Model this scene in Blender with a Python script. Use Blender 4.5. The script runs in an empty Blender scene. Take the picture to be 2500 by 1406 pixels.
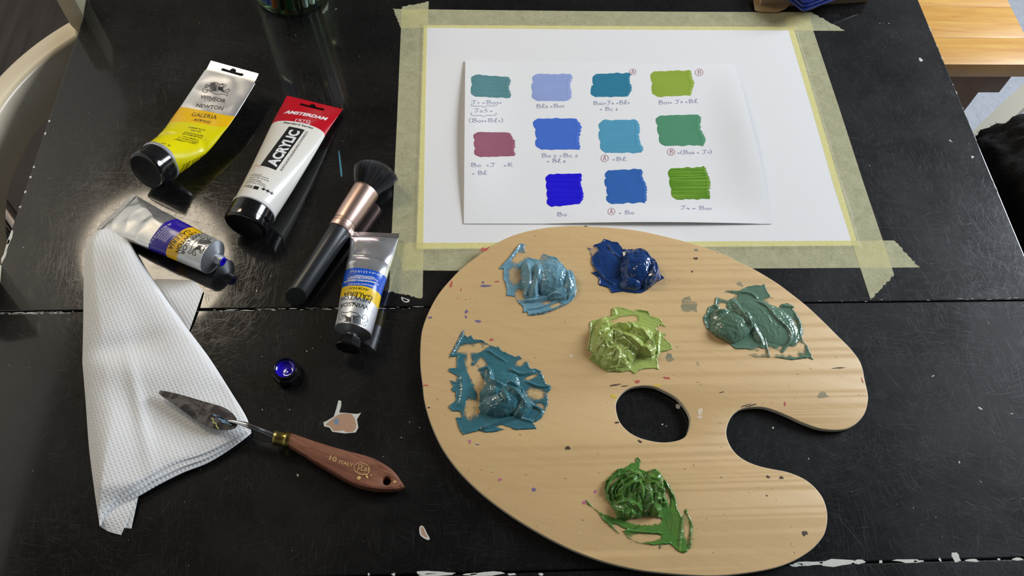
import bpy, bmesh, math, random
import numpy as np
from mathutils import Vector, Matrix, noise as mnoise
random.seed(7); rng = np.random.RandomState(7)
SC = bpy.context.scene
COL = SC.collection
TZ = 0.74                      # table top above the floor, metres; all layout below is in mm from the table top
def W3(p): return Vector((p[0]*.001, p[1]*.001, p[2]*.001 + TZ))
# ------------------------------------------------------------------ camera, light, exposure
F, RX, RY, RZ = 1948.5875, 0.5235, -0.0351, -0.0322
CAM = np.array([53.8961, -404.7299, 628.5528])
cam = bpy.data.cameras.new('camera'); co = bpy.data.objects.new('camera', cam); COL.objects.link(co)
cam.sensor_width = 36; cam.lens = F/2500*36; cam.clip_start = .01
co.location = W3(CAM); co.rotation_euler = (RX, RY, RZ)
SC.camera = co
SC.view_settings.view_transform = 'Standard'; SC.view_settings.look = 'None'
SC.view_settings.gamma = 1; SC.view_settings.use_curve_mapping = False
SC.view_settings.exposure = 0.0
wd = bpy.data.worlds.new('world'); SC.world = wd; wd.use_nodes = True
wd.node_tree.nodes['Background'].inputs[0].default_value = (.62, .75, 1, 1)
wd.node_tree.nodes['Background'].inputs[1].default_value = .5
def lamp(name, kind, loc, energy, color, rot=(0,0,0), **k):
    l = bpy.data.lights.new(name, kind); l.energy = energy; l.color = color
    for a, b in k.items(): setattr(l, a, b)
    o = bpy.data.objects.new(name, l); COL.objects.link(o); o.location = loc; o.rotation_euler = rot
    return o
def aim(o, tgt): o.rotation_euler = (Vector(tgt) - o.location).to_track_quat('-Z', 'Y').to_euler()
# the pendant globe lamp (see pendant_lamp below) is the warm key light, upper left
w1 = lamp('window_light', 'AREA', (2.5, .75, 1.95), 122, (.84, .91, 1), shape='RECTANGLE', size=1.3, size_y=1.3); aim(w1, (0.2, 0, .74))
# ------------------------------------------------------------------ pixel <-> place on a plane at height z (layout only)
def _R(rx, ry, rz):
    cx,sx,cy,sy,cz,sz = math.cos(rx),math.sin(rx),math.cos(ry),math.sin(ry),math.cos(rz),math.sin(rz)
    X=np.array([[1,0,0],[0,cx,-sx],[0,sx,cx]]);Y=np.array([[cy,0,sy],[0,1,0],[-sy,0,cy]]);Z=np.array([[cz,-sz,0],[sz,cz,0],[0,0,1]])
    return Z@Y@X
RM = _R(RX, RY, RZ)
def un(x, y, z=0.):
    d = RM@np.array([(x-1250)/F, (703-y)/F, -1.]); return CAM + d*((z-CAM[2])/d[2])
def pr(P):
    q = (np.asarray(P, float)-CAM)@RM
    return np.stack([1250+F*q[...,0]/-q[...,2], 703-F*q[...,1]/-q[...,2]], -1)
def cp(s, ox, oy): return lambda x, y: (ox+x/s, oy+y/s)
# ------------------------------------------------------------------ colour and node helpers
def lin(c, k=1.):
    f = lambda v: (v/12.92 if v <= .04045 else ((v+.055)/1.055)**2.4)
    return tuple(min(1, f(v/255)*k) for v in c) + (1,)
class NT:
    def __init__(s, name):
        s.m = bpy.data.materials.new(name); s.m.use_nodes = True; s.t = s.m.node_tree; s.t.nodes.clear()
        s.out = s.n('ShaderNodeOutputMaterial')
    def n(s, typ, **k):
        nd = s.t.nodes.new(typ)
        for a, b in k.items(): setattr(nd, a, b)
        return nd
    def set(s, sock, v):
        if isinstance(v, bpy.types.NodeSocket): s.t.links.new(v, sock)
        elif v is not None: sock.default_value = v
    def math(s, op, a, b=None, c=None, clamp=False):
        nd = s.n('ShaderNodeMath', operation=op); nd.use_clamp = clamp
        for i, v in enumerate((a, b, c)): s.set(nd.inputs[i], v)
        return nd.outputs[0]
    def mix(s, f, a, b, blend='MIX'):
        nd = s.n('ShaderNodeMix', data_type='RGBA', blend_type=blend)
        s.set(nd.inputs[0], f); s.set(nd.inputs[6], a); s.set(nd.inputs[7], b); return nd.outputs[2]
    def coord(s, kind='Object', scale=(1,1,1), rot=(0,0,0), loc=(0,0,0)):
        tc = s.n('ShaderNodeTexCoord'); mp = s.n('ShaderNodeMapping')
        s.set(mp.inputs[0], tc.outputs[kind]); mp.inputs[1].default_value = loc; mp.inputs[2].default_value = rot; mp.inputs[3].default_value = scale
        return mp.outputs[0]
    def noise(s, vec, scale, detail=3, rough=.5, dist=0.):
        nd = s.n('ShaderNodeTexNoise'); s.set(nd.inputs['Vector'], vec)
        nd.inputs['Scale'].default_value = scale; nd.inputs['Detail'].default_value = detail
        nd.inputs['Roughness'].default_value = rough; nd.inputs['Distortion'].default_value = dist
        return nd.outputs[0]
    def vor(s, vec, scale, feature='F1', out=0, rnd=1.):
        nd = s.n('ShaderNodeTexVoronoi', feature=feature); s.set(nd.inputs['Vector'], vec)
        nd.inputs['Scale'].default_value = scale; nd.inputs['Randomness'].default_value = rnd
        return nd.outputs[out]
    def ramp(s, f, lo, hi, a=0., b=1.):
        nd = s.n('ShaderNodeMapRange'); nd.clamp = True; s.set(nd.inputs[0], f)
        nd.inputs[1].default_value = lo; nd.inputs[2].default_value = hi; nd.inputs[3].default_value = a; nd.inputs[4].default_value = b
        return nd.outputs[0]
    def bump(s, h, strength=.3, dist=.001, normal=None):
        nd = s.n('ShaderNodeBump'); nd.inputs['Strength'].default_value = strength; nd.inputs['Distance'].default_value = dist
        s.set(nd.inputs['Height'], h); s.set(nd.inputs['Normal'], normal); return nd.outputs[0]
    def bsdf(s, col=None, rough=.5, metal=0., normal=None, spec=.5, coat=0., **k):
        b = s.n('ShaderNodeBsdfPrincipled')
        s.set(b.inputs['Base Color'], col); s.set(b.inputs['Roughness'], rough); s.set(b.inputs['Metallic'], metal)
        s.set(b.inputs['Specular IOR Level'], spec); s.set(b.inputs['Normal'], normal); s.set(b.inputs['Coat Weight'], coat)
        for a, v in k.items(): s.set(b.inputs[a.replace('_', ' ')], v)
        return b.outputs[0]
    def shmix(s, f, a, b):
        nd = s.n('ShaderNodeMixShader'); s.set(nd.inputs[0], f); s.t.links.new(a, nd.inputs[1]); s.t.links.new(b, nd.inputs[2]); return nd.outputs[0]
    def done(s, sh): s.t.links.new(sh, s.out.inputs[0]); return s.m
def simple(name, c, rough=.5, metal=0., nscale=40, namt=.12, bump=.1, bd=.0005, **k):
    t = NT(name); v = t.coord()
    n = t.noise(v, nscale, 4)
    dark = tuple(x*(1-namt) for x in c[:3])+(1,); lite = tuple(min(1, x*(1+namt)) for x in c[:3])+(1,)
    return t.done(t.bsdf(t.mix(n, dark, lite), rough, metal, t.bump(t.noise(v, nscale*6, 3), bump, bd), **k))
# ------------------------------------------------------------------ object helpers
def tag(o, label=None, cat=None, group=None, kind=None):
    for k, v in (('label', label), ('category', cat), ('group', group), ('kind', kind)):
        if v: o[k] = v
    return o
def thing(name, at, label, cat, group=None):
    o = bpy.data.objects.new(name, None); COL.objects.link(o); o.location = W3(at); o.empty_display_size = .02
    o['_at'] = tuple(float(x) for x in at)
    return tag(o, label, cat, group)
def mesh(name, verts, faces, mat, parent=None, smooth=True, at=None, uv=None, sharp=None):
    """verts in mm, world frame of the table top; origin goes to the parent's place"""
    v = np.asarray(verts, float)
    if at is None:
        at = np.array(W3((0, 0, 0)))*0 + (np.array(parent_at(parent)) if parent else v.mean(0))
    at = np.asarray(at, float)
    me = bpy.data.meshes.new(name); me.from_pydata(((v-at)*.001).tolist(), [], [tuple(int(i) for i in f) for f in faces])
    o = bpy.data.objects.new(name, me); COL.objects.link(o)
    mats = mat if isinstance(mat, (list, tuple)) else [mat]
    for m in mats: me.materials.append(m)
    if smooth: me.polygons.foreach_set('use_smooth', [True]*len(me.polygons))
    if uv is not None:
        l = me.uv_layers.new(name='UVMap'); idx = np.empty(len(me.loops), int); me.loops.foreach_get('vertex_index', idx)
        l.data.foreach_set('uv', np.asarray(uv, float)[idx].ravel())
    if parent: o.parent = parent; o['_at'] = tuple(float(x) for x in at)
    else: o.location = W3(at); o['_at'] = tuple(float(x) for x in at)
    if sharp: me.set_sharp_from_angle(angle=math.radians(sharp))
    return o
def parent_at(p): return p['_at']
def box(name, lo, hi, mat, parent=None, bev=0., rot=0., seg=2):
    lo, hi = np.array(lo, float), np.array(hi, float); c = (lo+hi)/2; s = (hi-lo)/2
    bm = bmesh.new(); bmesh.ops.create_cube(bm, size=2)
    for v in bm.verts: v.co = Vector((v.co.x*s[0], v.co.y*s[1], v.co.z*s[2]))
    if bev: bmesh.ops.bevel(bm, geom=bm.edges[:], offset=bev, segments=seg, affect='EDGES', profile=.6)
    R = Matrix.Rotation(rot, 3, 'Z'); vs = [np.array(R@v.co)+c for v in bm.verts]; bm.verts.index_update()
    fs = [[v.index for v in f.verts] for f in bm.faces]; bm.free()
    return mesh(name, vs, fs, mat, parent, smooth=bool(bev), sharp=35 if bev else None)
def lathe(prof, A, B, seg=40, up=None, sq=None, cap=True):
    """prof [(t_mm along A->B, radius)] -> verts, faces in mm"""
    A = np.array(A, float); d = np.array(B, float)-A; d /= np.linalg.norm(d)
    ref = np.array(up if up is not None else (0, 0, 1.)); 
    if abs(d@ref) > .95: ref = np.array((1., 0, 0))
    u = np.cross(d, ref); u /= np.linalg.norm(u); w = np.cross(u, d)
    V, Fc = [], []
    for (t, r) in prof:
        for k in range(seg):
            a = 2*math.pi*k/seg; rr = r*(sq(a) if sq else 1)
            V.append(A+d*t+u*math.cos(a)*rr+w*math.sin(a)*rr)
    for i in range(len(prof)-1):
        for k in range(seg):
            k2 = (k+1) % seg; Fc.append([i*seg+k, i*seg+k2, (i+1)*seg+k2, (i+1)*seg+k])
    if cap: Fc.append(list(range(seg))[::-1]); Fc.append([(len(prof)-1)*seg+k for k in range(seg)])
    return V, Fc
def tube_path(pts, r, seg=12, cap=True):
    P = np.array(pts, float); V, Fc = [], []; n = len(P)
    rs = r if hasattr(r, '__len__') else [r]*n
    u = None
    for i in range(n):
        t = P[min(i+1, n-1)]-P[max(i-1, 0)]; t /= np.linalg.norm(t)
        if u is None: u = np.cross(t, (0, 0, 1.)); u = u if np.linalg.norm(u) > .1 else np.cross(t, (1., 0, 0))
        u = u-t*(u@t); u /= np.linalg.norm(u); w = np.cross(t, u)
        for k in range(seg):
            a = 2*math.pi*k/seg; V.append(P[i]+u*math.cos(a)*rs[i]+w*math.sin(a)*rs[i])
    for i in range(n-1):
        for k in range(seg):
            k2 = (k+1) % seg; Fc.append([i*seg+k, i*seg+k2, (i+1)*seg+k2, (i+1)*seg+k])
    if cap: Fc.append(list(range(seg))[::-1]); Fc.append([(n-1)*seg+k for k in range(seg)])
    return V, Fc
def crom(pts, n=6, closed=True):
    P = np.array(pts, float); N = len(P); out = []
    for i in range(N if closed else N-1):
        p0, p1, p2, p3 = (P[(i-1) % N], P[i], P[(i+1) % N], P[(i+2) % N]) if closed else (P[max(i-1, 0)], P[i], P[i+1], P[min(i+2, N-1)])
        for k in range(n):
            t = k/n; out.append(.5*((2*p1)+(-p0+p2)*t+(2*p0-5*p1+4*p2-p3)*t*t+(-p0+3*p1-3*p2+p3)*t**3))
    if not closed: out.append(P[-1])
    return np.array(out)
def slab2d(loops, half, bevel=0., bres=2):
    """filled 2D outline(s) in mm, extruded +-half about z=0 -> verts, faces"""
    cu = bpy.data.curves.new('tmp', 'CURVE'); cu.dimensions = '2D'; cu.fill_mode = 'BOTH'
    cu.extrude = max(half-bevel, 0); cu.bevel_depth = bevel; cu.bevel_resolution = bres; cu.offset = -bevel
    for lp in loops:
        s = cu.splines.new('POLY'); s.points.add(len(lp)-1); s.use_cyclic_u = True
        for q, p in zip(s.points, lp): q.co = (p[0], p[1], 0, 1)
    return obmesh(cu)
def obmesh(cu):
    o = bpy.data.objects.new('tmp', cu); COL.objects.link(o)
    dg = bpy.context.evaluated_depsgraph_get(); me = bpy.data.meshes.new_from_object(o.evaluated_get(dg))
    bm = bmesh.new(); bm.from_mesh(me); bmesh.ops.remove_doubles(bm, verts=bm.verts[:], dist=1e-5)
    bm.verts.index_update()
    V = [np.array(v.co) for v in bm.verts]; Fc = [[v.index for v in f.verts] for f in bm.faces]
    bm.free(); bpy.data.objects.remove(o); bpy.data.meshes.remove(me); bpy.data.curves.remove(cu)
    return V, Fc
def merge(parts):
    V, Fc = [], []
    for v, f in parts:
        b = len(V); V += list(v); Fc += [[i+b for i in q] for q in f]
    return V, Fc
def text_geo(txt, width=None, height=None, bold=0., shear=0., maxlen=None):
    cu = bpy.data.curves.new('tmp', 'FONT'); cu.body = txt; cu.size = 10; cu.offset = bold; cu.shear = shear; cu.resolution_u = 3; cu.fill_mode = 'FRONT'
    V, Fc = obmesh(cu); V = np.array(V)
    lo, hi = V.min(0), V.max(0); 
    w = hi[0]-lo[0]; V[:, 0] -= lo[0]
    h = 7.0
    V[:, 0] *= (width/w if width else height/h); V[:, 1] *= (height/h if height else width/w)
    if maxlen: V, Fc = subdiv(V, Fc, maxlen)
    return V, Fc
def subdiv(V, Fc, L):
    bm = bmesh.new(); vs = [bm.verts.new(tuple(p)) for p in V]
    for f in Fc:
        try: bm.faces.new([vs[i] for i in f])
        except ValueError: pass
    bmesh.ops.triangulate(bm, faces=bm.faces[:])
    for _ in range(4):
        es = [e for e in bm.edges if e.calc_length() > L]
        if not es: break
        bmesh.ops.subdivide_edges(bm, edges=es, cuts=1); bmesh.ops.triangulate(bm, faces=[f for f in bm.faces if len(f.verts) > 3])
    bm.verts.index_update(); V = np.array([v.co[:] for v in bm.verts]); Fc = [[v.index for v in f.verts] for f in bm.faces]; bm.free()
    return V, Fc
def ribbon(pts, w):
    """flat stroke in 2D (z=0) with rounded joints"""
    P = np.array(pts, float)[:, :2]; n = len(P); V, Fc = [], []
    for i in range(n):
        t = P[min(i+1, n-1)]-P[max(i-1, 0)]; t = t/(np.linalg.norm(t)+1e-9); nn = np.array([-t[1], t[0]])*w/2
        V += [(*(P[i]+nn), 0), (*(P[i]-nn), 0)]
    for i in range(n-1): Fc.append([2*i, 2*i+1, 2*i+3, 2*i+2])
    return V, Fc
# numpy value noise
def vnoise(x, y, seed=0):
    xi, yi = np.floor(x).astype(int), np.floor(y).astype(int); xf, yf = x-xi, y-yi
    def h(a, b):
        n = (a*374761393+b*668265263+seed*1442695041) & 0x7fffffff; n = ((n ^ (n >> 13))*1274126177) & 0x7fffffff
        return ((n ^ (n >> 16)) & 0xffff)/65535.
    u, v = xf*xf*(3-2*xf), yf*yf*(3-2*yf)
    return (h(xi, yi)*(1-u)+h(xi+1, yi)*u)*(1-v)+(h(xi, yi+1)*(1-u)+h(xi+1, yi+1)*u)*v
def fbm(x, y, o=4, seed=0):
    s, a, t = 0, .5, 0
    for k in range(o): s = s+a*vnoise(x*2**k, y*2**k, seed+k*17); t += a; a *= .5
    return s/t
# ================================================================== MATERIALS
def mat_table():
    t = NT('scratched_black_paint')
    tc = t.coord('Object')
    scr = None; fine = None
    for i, (ang, sx, sy, th, seed) in enumerate(((.15, 7, 420, .735, 1), (1.75, 8, 460, .735, 9), (2.5, 10, 560, .74, 13), (1.2, 5, 300, .765, 21), (.5, 26, 640, .69, 31), (2.1, 30, 700, .685, 37), (1.55, 26, 760, .675, 41), (1.3, 22, 640, .68, 47), (.05, 26, 640, .69, 53), (2.8, 34, 760, .68, 59))):
        w = t.n('ShaderNodeVectorMath', operation='ADD')
        nz = t.n('ShaderNodeTexNoise'); t.set(nz.inputs['Vector'], tc); nz.inputs['Scale'].default_value = 9+i; nz.inputs['Detail'].default_value = 1
        sc = t.n('ShaderNodeVectorMath', operation='SCALE'); t.set(sc.inputs[0], nz.outputs['Color']); sc.inputs['Scale'].default_value = .022
        t.set(w.inputs[0], tc); t.set(w.inputs[1], sc.outputs[0])
        m0 = t.n('ShaderNodeMapping'); t.set(m0.inputs[0], w.outputs[0]); m0.inputs[2].default_value = (0, 0, ang)
        mp = t.n('ShaderNodeMapping'); t.set(mp.inputs[0], m0.outputs[0]); mp.inputs[3].default_value = (sx*1.8, sy*4.6, 1); mp.inputs[1].default_value = (seed*3.1, seed*7.7, 0)
        m = t.ramp(t.noise(mp.outputs[0], 1, 1, .4), th, th+.05)
        pm = t.ramp(t.noise(tc, 6+i*1.7, 2), .38, .60)
        m = t.math('MULTIPLY', m, pm)
        scr = m if scr is None else t.math('MAXIMUM', scr, m)
    cloud = t.noise(tc, 14, 6, .65)
    base = t.mix(t.ramp(cloud, .35, .75), (.0028, .0028, .003, 1), (.006, .0058, .0056, 1))
    base = t.mix(t.math('MULTIPLY', scr, .55), base, (.024, .0238, .0236, 1))
    sp = t.ramp(t.vor(tc, 120), .035, .06, 1, 0)
    sp = t.math('MULTIPLY', sp, t.ramp(t.noise(tc, 31, 2), .60, .64))
    base = t.mix(sp, base, (.45, .42, .36, 1))
    r1 = t.math('ADD', t.ramp(cloud, .3, .8, .035, .11), t.math('MULTIPLY', scr, .3))
    h = t.math('ADD', t.math('MULTIPLY', scr, 1.), t.math('MULTIPLY', t.noise(tc, 60, 3), .25))
    nb = t.bump(h, .16, .0004)
    a = t.bsdf(base, r1, 0, t.bump(h, .05, .0002), .75)
    b = t.bsdf(base, t.math('ADD', t.ramp(cloud, .3, .7, .38, .56), t.math('MULTIPLY', scr, .15)), 0, nb, .42)
    f = t.math('ADD', t.ramp(cloud, .35, .7, .24, .5), t.math('MULTIPLY', scr, .4), clamp=True)
    return t.done(t.shmix(f, a, b))
M = {}
M['table'] = mat_table()
def mat_paper(name, c, rough=.75, sc=300, amt=.15):
    t = NT(name); v = t.coord(); n = t.noise(v, sc, 4)
    return t.done(t.bsdf(t.mix(n, tuple(x*.97 for x in c[:3])+(1,), c), rough, 0, t.bump(n, amt, .0002), .25))
M['paper'] = mat_paper('white_drawing_paper', (.91, .90, .895, 1))
M['paper2'] = mat_paper('white_card', (.93, .925, .925, 1))
def mat_tape(name, rot=0, a0=.46, a1=.64):
    t = NT(name); v = t.coord('Object', rot=(0, 0, rot)); mp = t.n('ShaderNodeMapping'); t.set(mp.inputs[0], v); mp.inputs[3].default_value = (1, .4, 1)
    n = t.noise(mp.outputs[0], 700, 4, .75); cl = t.noise(v, 70, 5, .7)
    f = t.math('ADD', t.math('MULTIPLY', t.ramp(cl, .3, .7, a0, a1), .8), t.ramp(n, .3, .7, -.02, .17), clamp=True)
    col = t.mix(cl, (.86, .82, .50, 1), (.90, .87, .56, 1))
    a = t.bsdf(col, .55, 0, t.bump(n, .25, .0003), .35)
    tr = t.n('ShaderNodeBsdfTransparent'); tr.inputs[0].default_value = (1, .95, .42, 1)
    return t.done(t.shmix(f, tr.outputs[0], a))
M['tape_v'] = mat_tape('masking_tape_upright', 0)
M['tape_h'] = mat_tape('masking_tape_across', math.pi/2)
def mat_wood(name, c1, c2, rot, scale=(6, 90, 1), rough=.45, coat=.1, dirt=0., gs=1.):
    t = NT(name); v = t.coord('Object', rot=(0, 0, rot)); mp = t.n('ShaderNodeMapping'); t.set(mp.inputs[0], v); mp.inputs[3].default_value = scale
    g = t.noise(mp.outputs[0], 2.2*gs, 5, .6, .6); big = t.noise(v, 6*gs, 3)
    mp2 = t.n('ShaderNodeMapping'); t.set(mp2.inputs[0], v); mp2.inputs[3].default_value = (scale[0]*4, scale[1]*6, 1)
    fi = t.ramp(t.noise(mp2.outputs[0], 2.2*gs, 3, .6), .55, .8)
    c = t.mix(t.ramp(g, .3, .7), c1, c2); c = t.mix(t.ramp(big, .3, .75, 0, .35), c, tuple(x*.8 for x in c2[:3])+(1,))
    c = t.mix(t.math('MULTIPLY', fi, .16), c, tuple(x*.45 for x in c2[:3])+(1,))
    if dirt: c = t.mix(t.ramp(t.noise(v, 22, 6, .7), .56, .8, 0, dirt), c, (.22, .2, .15, 1))
    return t.done(t.bsdf(c, t.ramp(g, .2, .8, rough-.06, rough+.1), 0, t.bump(t.math('ADD', g, fi), .12, .0004), .45, coat, Coat_Roughness=.35))
M['palette'] = mat_wood('varnished_birch_plywood', lin((230, 195, 141)), lin((222, 186, 132)), .32, dirt=.14)
M['handle'] = mat_wood('reddish_hardwood', lin((156, 104, 78)), lin((112, 66, 48)), .42, (25, 260, 60), .5, 0)
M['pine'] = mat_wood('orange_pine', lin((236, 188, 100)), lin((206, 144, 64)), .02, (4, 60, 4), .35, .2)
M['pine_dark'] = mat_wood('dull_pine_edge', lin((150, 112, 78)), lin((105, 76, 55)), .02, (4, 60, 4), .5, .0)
M['ply_edge'] = simple('pale_plywood_edge', lin((205, 196, 176)), .6, nscale=120)
M['cream'] = simple('cream_gloss_paint', lin((228, 216, 188)), .3, nscale=12, namt=.05, bump=.05, coat=.2)
M['cream_shade'] = simple('shaded_cream_paint', lin((172, 164, 142)), .45, nscale=12, namt=.06, bump=.05)  # same cream paint, with the shade on the side rail put into its colour
M['brown_floor'] = mat_wood('dark_brown_floor', lin((74, 62, 54)), lin((52, 43, 38)), 1.57, (2, 22, 1), .45, 0)
M['floor_patch'] = simple('pale_grey_floor', lin((176, 180, 188)), .95, nscale=60, namt=.2, bump=.8, bd=.004)  # colour of the pale patch added over the brown floor
M['wall'] = simple('matt_wall_paint', (.80, .77, .71, 1), .9, nscale=8, namt=.05)
M['wall_dark'] = simple('dark_wall_paint', (.11, .105, .10, 1), .9, nscale=8, namt=.05)
M['ceil'] = simple('dark_beamed_ceiling_paint', (.06, .056, .052, 1), .9, nscale=8, namt=.05)
M['black_plastic'] = simple('glossy_black_plastic', (.008, .008, .009, 1), .13, nscale=60, bump=.03, coat=.4)
M['black_soft'] = simple('satin_black_plastic', (.010, .010, .011, 1), .30, nscale=60, bump=.05)
M['black_handle'] = simple('matt_black_handle', (.020, .023, .026, 1), .36, nscale=70, bump=.08)
M['rose'] = simple('rose_gold_metal', lin((214, 184, 172)), .38, 1., nscale=90, namt=.04, bump=.03)
M['brass'] = simple('worn_brass', lin((190, 168, 100)), .26, 1., nscale=90, namt=.15, bump=.05)
M['steel'] = simple('polished_steel', (.62, .62, .63, 1), .2, 1., nscale=50, namt=.08, bump=.04)
M['chip_wood'] = simple('bare_chipboard', lin((190, 152, 122)), .9, nscale=900, namt=.3, bump=.5)
M['chip_white'] = simple('white_undercoat', lin((214, 214, 204)), .7, nscale=300, namt=.12, bump=.3)
M['ink_blue'] = simple('blue_violet_pen_ink', lin((112, 112, 166)), .6, nscale=200)
M['ink_red'] = simple('red_pen_ink', lin((178, 92, 108)), .6, nscale=200)
M['print_black'] = simple('black_print', (.012, .012, .012, 1), .4, nscale=100)
M['print_white'] = simple('white_print', (.85, .85, .85, 1), .4, nscale=100)
M['print_brown'] = simple('dark_brown_print', (.05, .025, .01, 1), .4, nscale=100)
M['stamp'] = simple('gold_stamp_print', lin((214, 176, 112)), .5, nscale=100)
M['navy'] = simple('navy_blue_plastic', lin((26, 40, 108)), .2, nscale=40, bump=.04, coat=.4)
M['kraft'] = simple('brown_cardboard', lin((178, 148, 108)), .85, nscale=80, namt=.12, bump=.3)
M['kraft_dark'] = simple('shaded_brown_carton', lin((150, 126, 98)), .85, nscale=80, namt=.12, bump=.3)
M['ultra'] = simple('wet_ultramarine_paint', lin((30, 8, 190)), .12, nscale=60, coat=.6)
M['neck_metal'] = simple('satin_tube_metal', (.60, .62, .66, 1), .34, .85, nscale=80, namt=.05, bump=.05)
# ================================================================== SETTING
def struct(o): o['kind'] = 'structure'; return o
def plane(name, c, mat):
    return struct(mesh(name, c, [[0, 1, 2, 3]], mat, None, False))
X0, X1, Y0, Y1, ZF, ZC = -1250, 2700, -1500, 1750, -740, 1700
struct(box('floor', (X0, Y0, ZF-40), (X1, Y1, ZF), M['brown_floor']))
struct(box('ceiling', (X0, Y0, ZC), (X1, Y1, ZC+40), M['ceil']))
struct(box('wall_left', (X0-60, Y0, ZF), (X0, Y1, ZC), M['wall']))
struct(box('wall_right', (X1, Y0, ZF), (X1+60, Y1, ZC), M['wall_dark']))
struct(box('wall_back', (X0, Y1, ZF), (X1, Y1+60, ZC), M['wall_dark']))
struct(box('wall_front', (X0, Y0-60, ZF), (X1, Y0, ZC), M['wall_dark']))
# opal globe lamp hanging over the left of the table: the warm key light
PL = (-693, 619, 1000)
pl = thing('pendant_lamp', (PL[0], PL[1], ZC), 'round opal globe lamp hanging from the ceiling on a thin cord', 'lamp')
_t = NT('glowing_opal_glass'); _e = _t.n('ShaderNodeEmission'); _e.inputs[0].default_value = (1, .86, .66, 1); _e.inputs[1].default_value = 15
V, Fc = lathe([(-160*math.cos(math.pi*k/24), max(.1, 160*math.sin(math.pi*k/24))) for k in range(25)], PL, (PL[0], PL[1], PL[2]+1), 48, cap=False)
mesh('globe', V, Fc, _t.done(_e.outputs[0]), pl)
V, Fc = tube_path([(PL[0], PL[1], PL[2]+161), (PL[0], PL[1], ZC-24)], 3, 10); mesh('cord', V, Fc, M['black_soft'], pl)
V, Fc = lathe([(0, 50), (20, 46), (24, 20)], (PL[0], PL[1], ZC), (PL[0], PL[1], ZC-10), 32); mesh('ceiling_cup', V, Fc, M['black_soft'], pl, True, sharp=40)
# ================================================================== TABLE
TX0, TX1 = -374., 580.
tb = thing('table', (103, 60, -740), 'large scratched black painted table with a seam across the middle', 'table')
SE, FE = -61.3, -290.
def panel(y0, y1, nm='tabletop_leaf'):
    o = box(nm, (TX0, y0, -24), (TX1, y1, 0), M['table'], tb, 1.2, seg=2); o.data.polygons.foreach_set('use_smooth', [False]*len(o.data.polygons)); return o
PB = panel(SE+.5, 520); PM = panel(FE+.5, SE-.5); PF = panel(-560, FE-.5)
for (x, y) in ((-330, -500), (540, -500), (-330, 470), (540, 470)):
    box('leg', (x-24, y-24, -740), (x+24, y+24, -24), M['black_soft'], tb, 2)
box('apron', (-340, -520, -90), (550, -500, -24), M['black_soft'], tb); box('apron', (-340, 480, -90), (550, 500, -24), M['black_soft'], tb)
def blob_poly(cx, cy, rx, ry, rot=0, n=14, jit=.35, seed=0):
    r = random.Random(seed); out = []
    for k in range(n):
        a = 2*math.pi*k/n; q = 1+r.uniform(-jit, jit)
        x, y = math.cos(a)*rx*q, math.sin(a)*ry*q
        out.append((cx+x*math.cos(rot)-y*math.sin(rot), cy+x*math.sin(rot)+y*math.cos(rot)))
    return out
def fan(loop, z, th=.1):
    n = len(loop); c = np.mean(np.array(loop), 0)
    V = [(a, b, z-.02) for a, b in loop]+[(c[0]+(a-c[0])*.85, c[1]+(b-c[1])*.85, z+th*.5) for a, b in loop]+[(c[0], c[1], z+th*.5)]
    return V, [[i, (i+1) % n, n+(i+1) % n, n+i] for i in range(n)]+[[n+i, n+(i+1) % n, 2*n] for i in range(n)]
def flatpoly(loop, z, th=.08):
    V, Fc = slab2d([loop], th/2)
    return [(p[0], p[1], p[2]+z) for p in V], Fc
def chip(parent, px, mat, z=.03, name='paint_chip', smooth_n=2, th=.08):
    lp = crom([un(*q)[:2] for q in px], smooth_n) if smooth_n > 1 else [un(*q)[:2] for q in px]
    V, Fc = flatpoly(lp, z, th); return mesh(name, V, Fc, mat, parent, False)
c3 = cp(2.991, 360, 850)
chip(PM, [c3(*q) for q in ((1285,540),(1310,530),(1360,500),(1380,440),(1395,380),(1415,385),(1415,420),(1400,470),(1450,472),(1500,478),(1535,480),(1560,470),(1530,520),(1540,580),(1520,615),(1440,622),(1350,610),(1330,580),(1290,570))], M['chip_white'], smooth_n=1)
chip(PM, [c3(*q) for q in ((1300,560),(1345,520),(1400,482),(1450,476),(1490,482),(1515,520),(1525,575),(1500,610),(1450,612),(1430,600),(1360,604),(1335,572))], M['chip_wood'], .06, 'bare_patch')
chip(PM, [c3(*q) for q in ((1360,530),(1385,510),(1400,545),(1375,560))], simple('blue_paint_stain', lin((120,140,160)), .8), .09, 'paint_stain')
chip(PM, [c3(*q) for q in ((1990,1300),(2015,1300),(2040,1350),(2062,1390),(2045,1400),(1995,1370),(1985,1330))], M['chip_white'])
chip(PM, [c3(*q) for q in ((1996,1310),(2012,1308),(2030,1352),(2048,1385),(2004,1362))], M['chip_wood'], .07, 'bare_patch')
c5 = cp(4.386, 930, 500)
chip(PB, [c5(*q) for q in ((218,985),(270,1005),(305,1015),(300,1040),(260,1045),(225,1020))], M['chip_white'])
chip(PB, [c5(*q) for q in ((232,1000),(270,1014),(290,1024),(265,1034),(240,1020))], M['table'], .07, 'bare_patch')
for q in ((2248,146,5,6),(2321,344,2,5),(2374,383,5,3),(2170,57,2,1)):
    x, y = un(q[0], q[1])[:2]; V, Fc = fan(blob_poly(x, y, q[2]*.42, q[3]*.42, .6, 9, .4, q[0]), .03); mesh('paint_chip', V, Fc, M['chip_white'], PB, False)
r = random.Random(3)
def chips(parent, pts, mat=None):
    for (px, py, w, h, rot) in pts:
        x, y = un(px, py)[:2]; V, Fc = fan(blob_poly(x, y, w*.38/2, h*.38/2, -rot, 11, .35, int(px*7+py)), .03); mesh('paint_chip', V, Fc, mat or M['chip_white'], parent, False)
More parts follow.
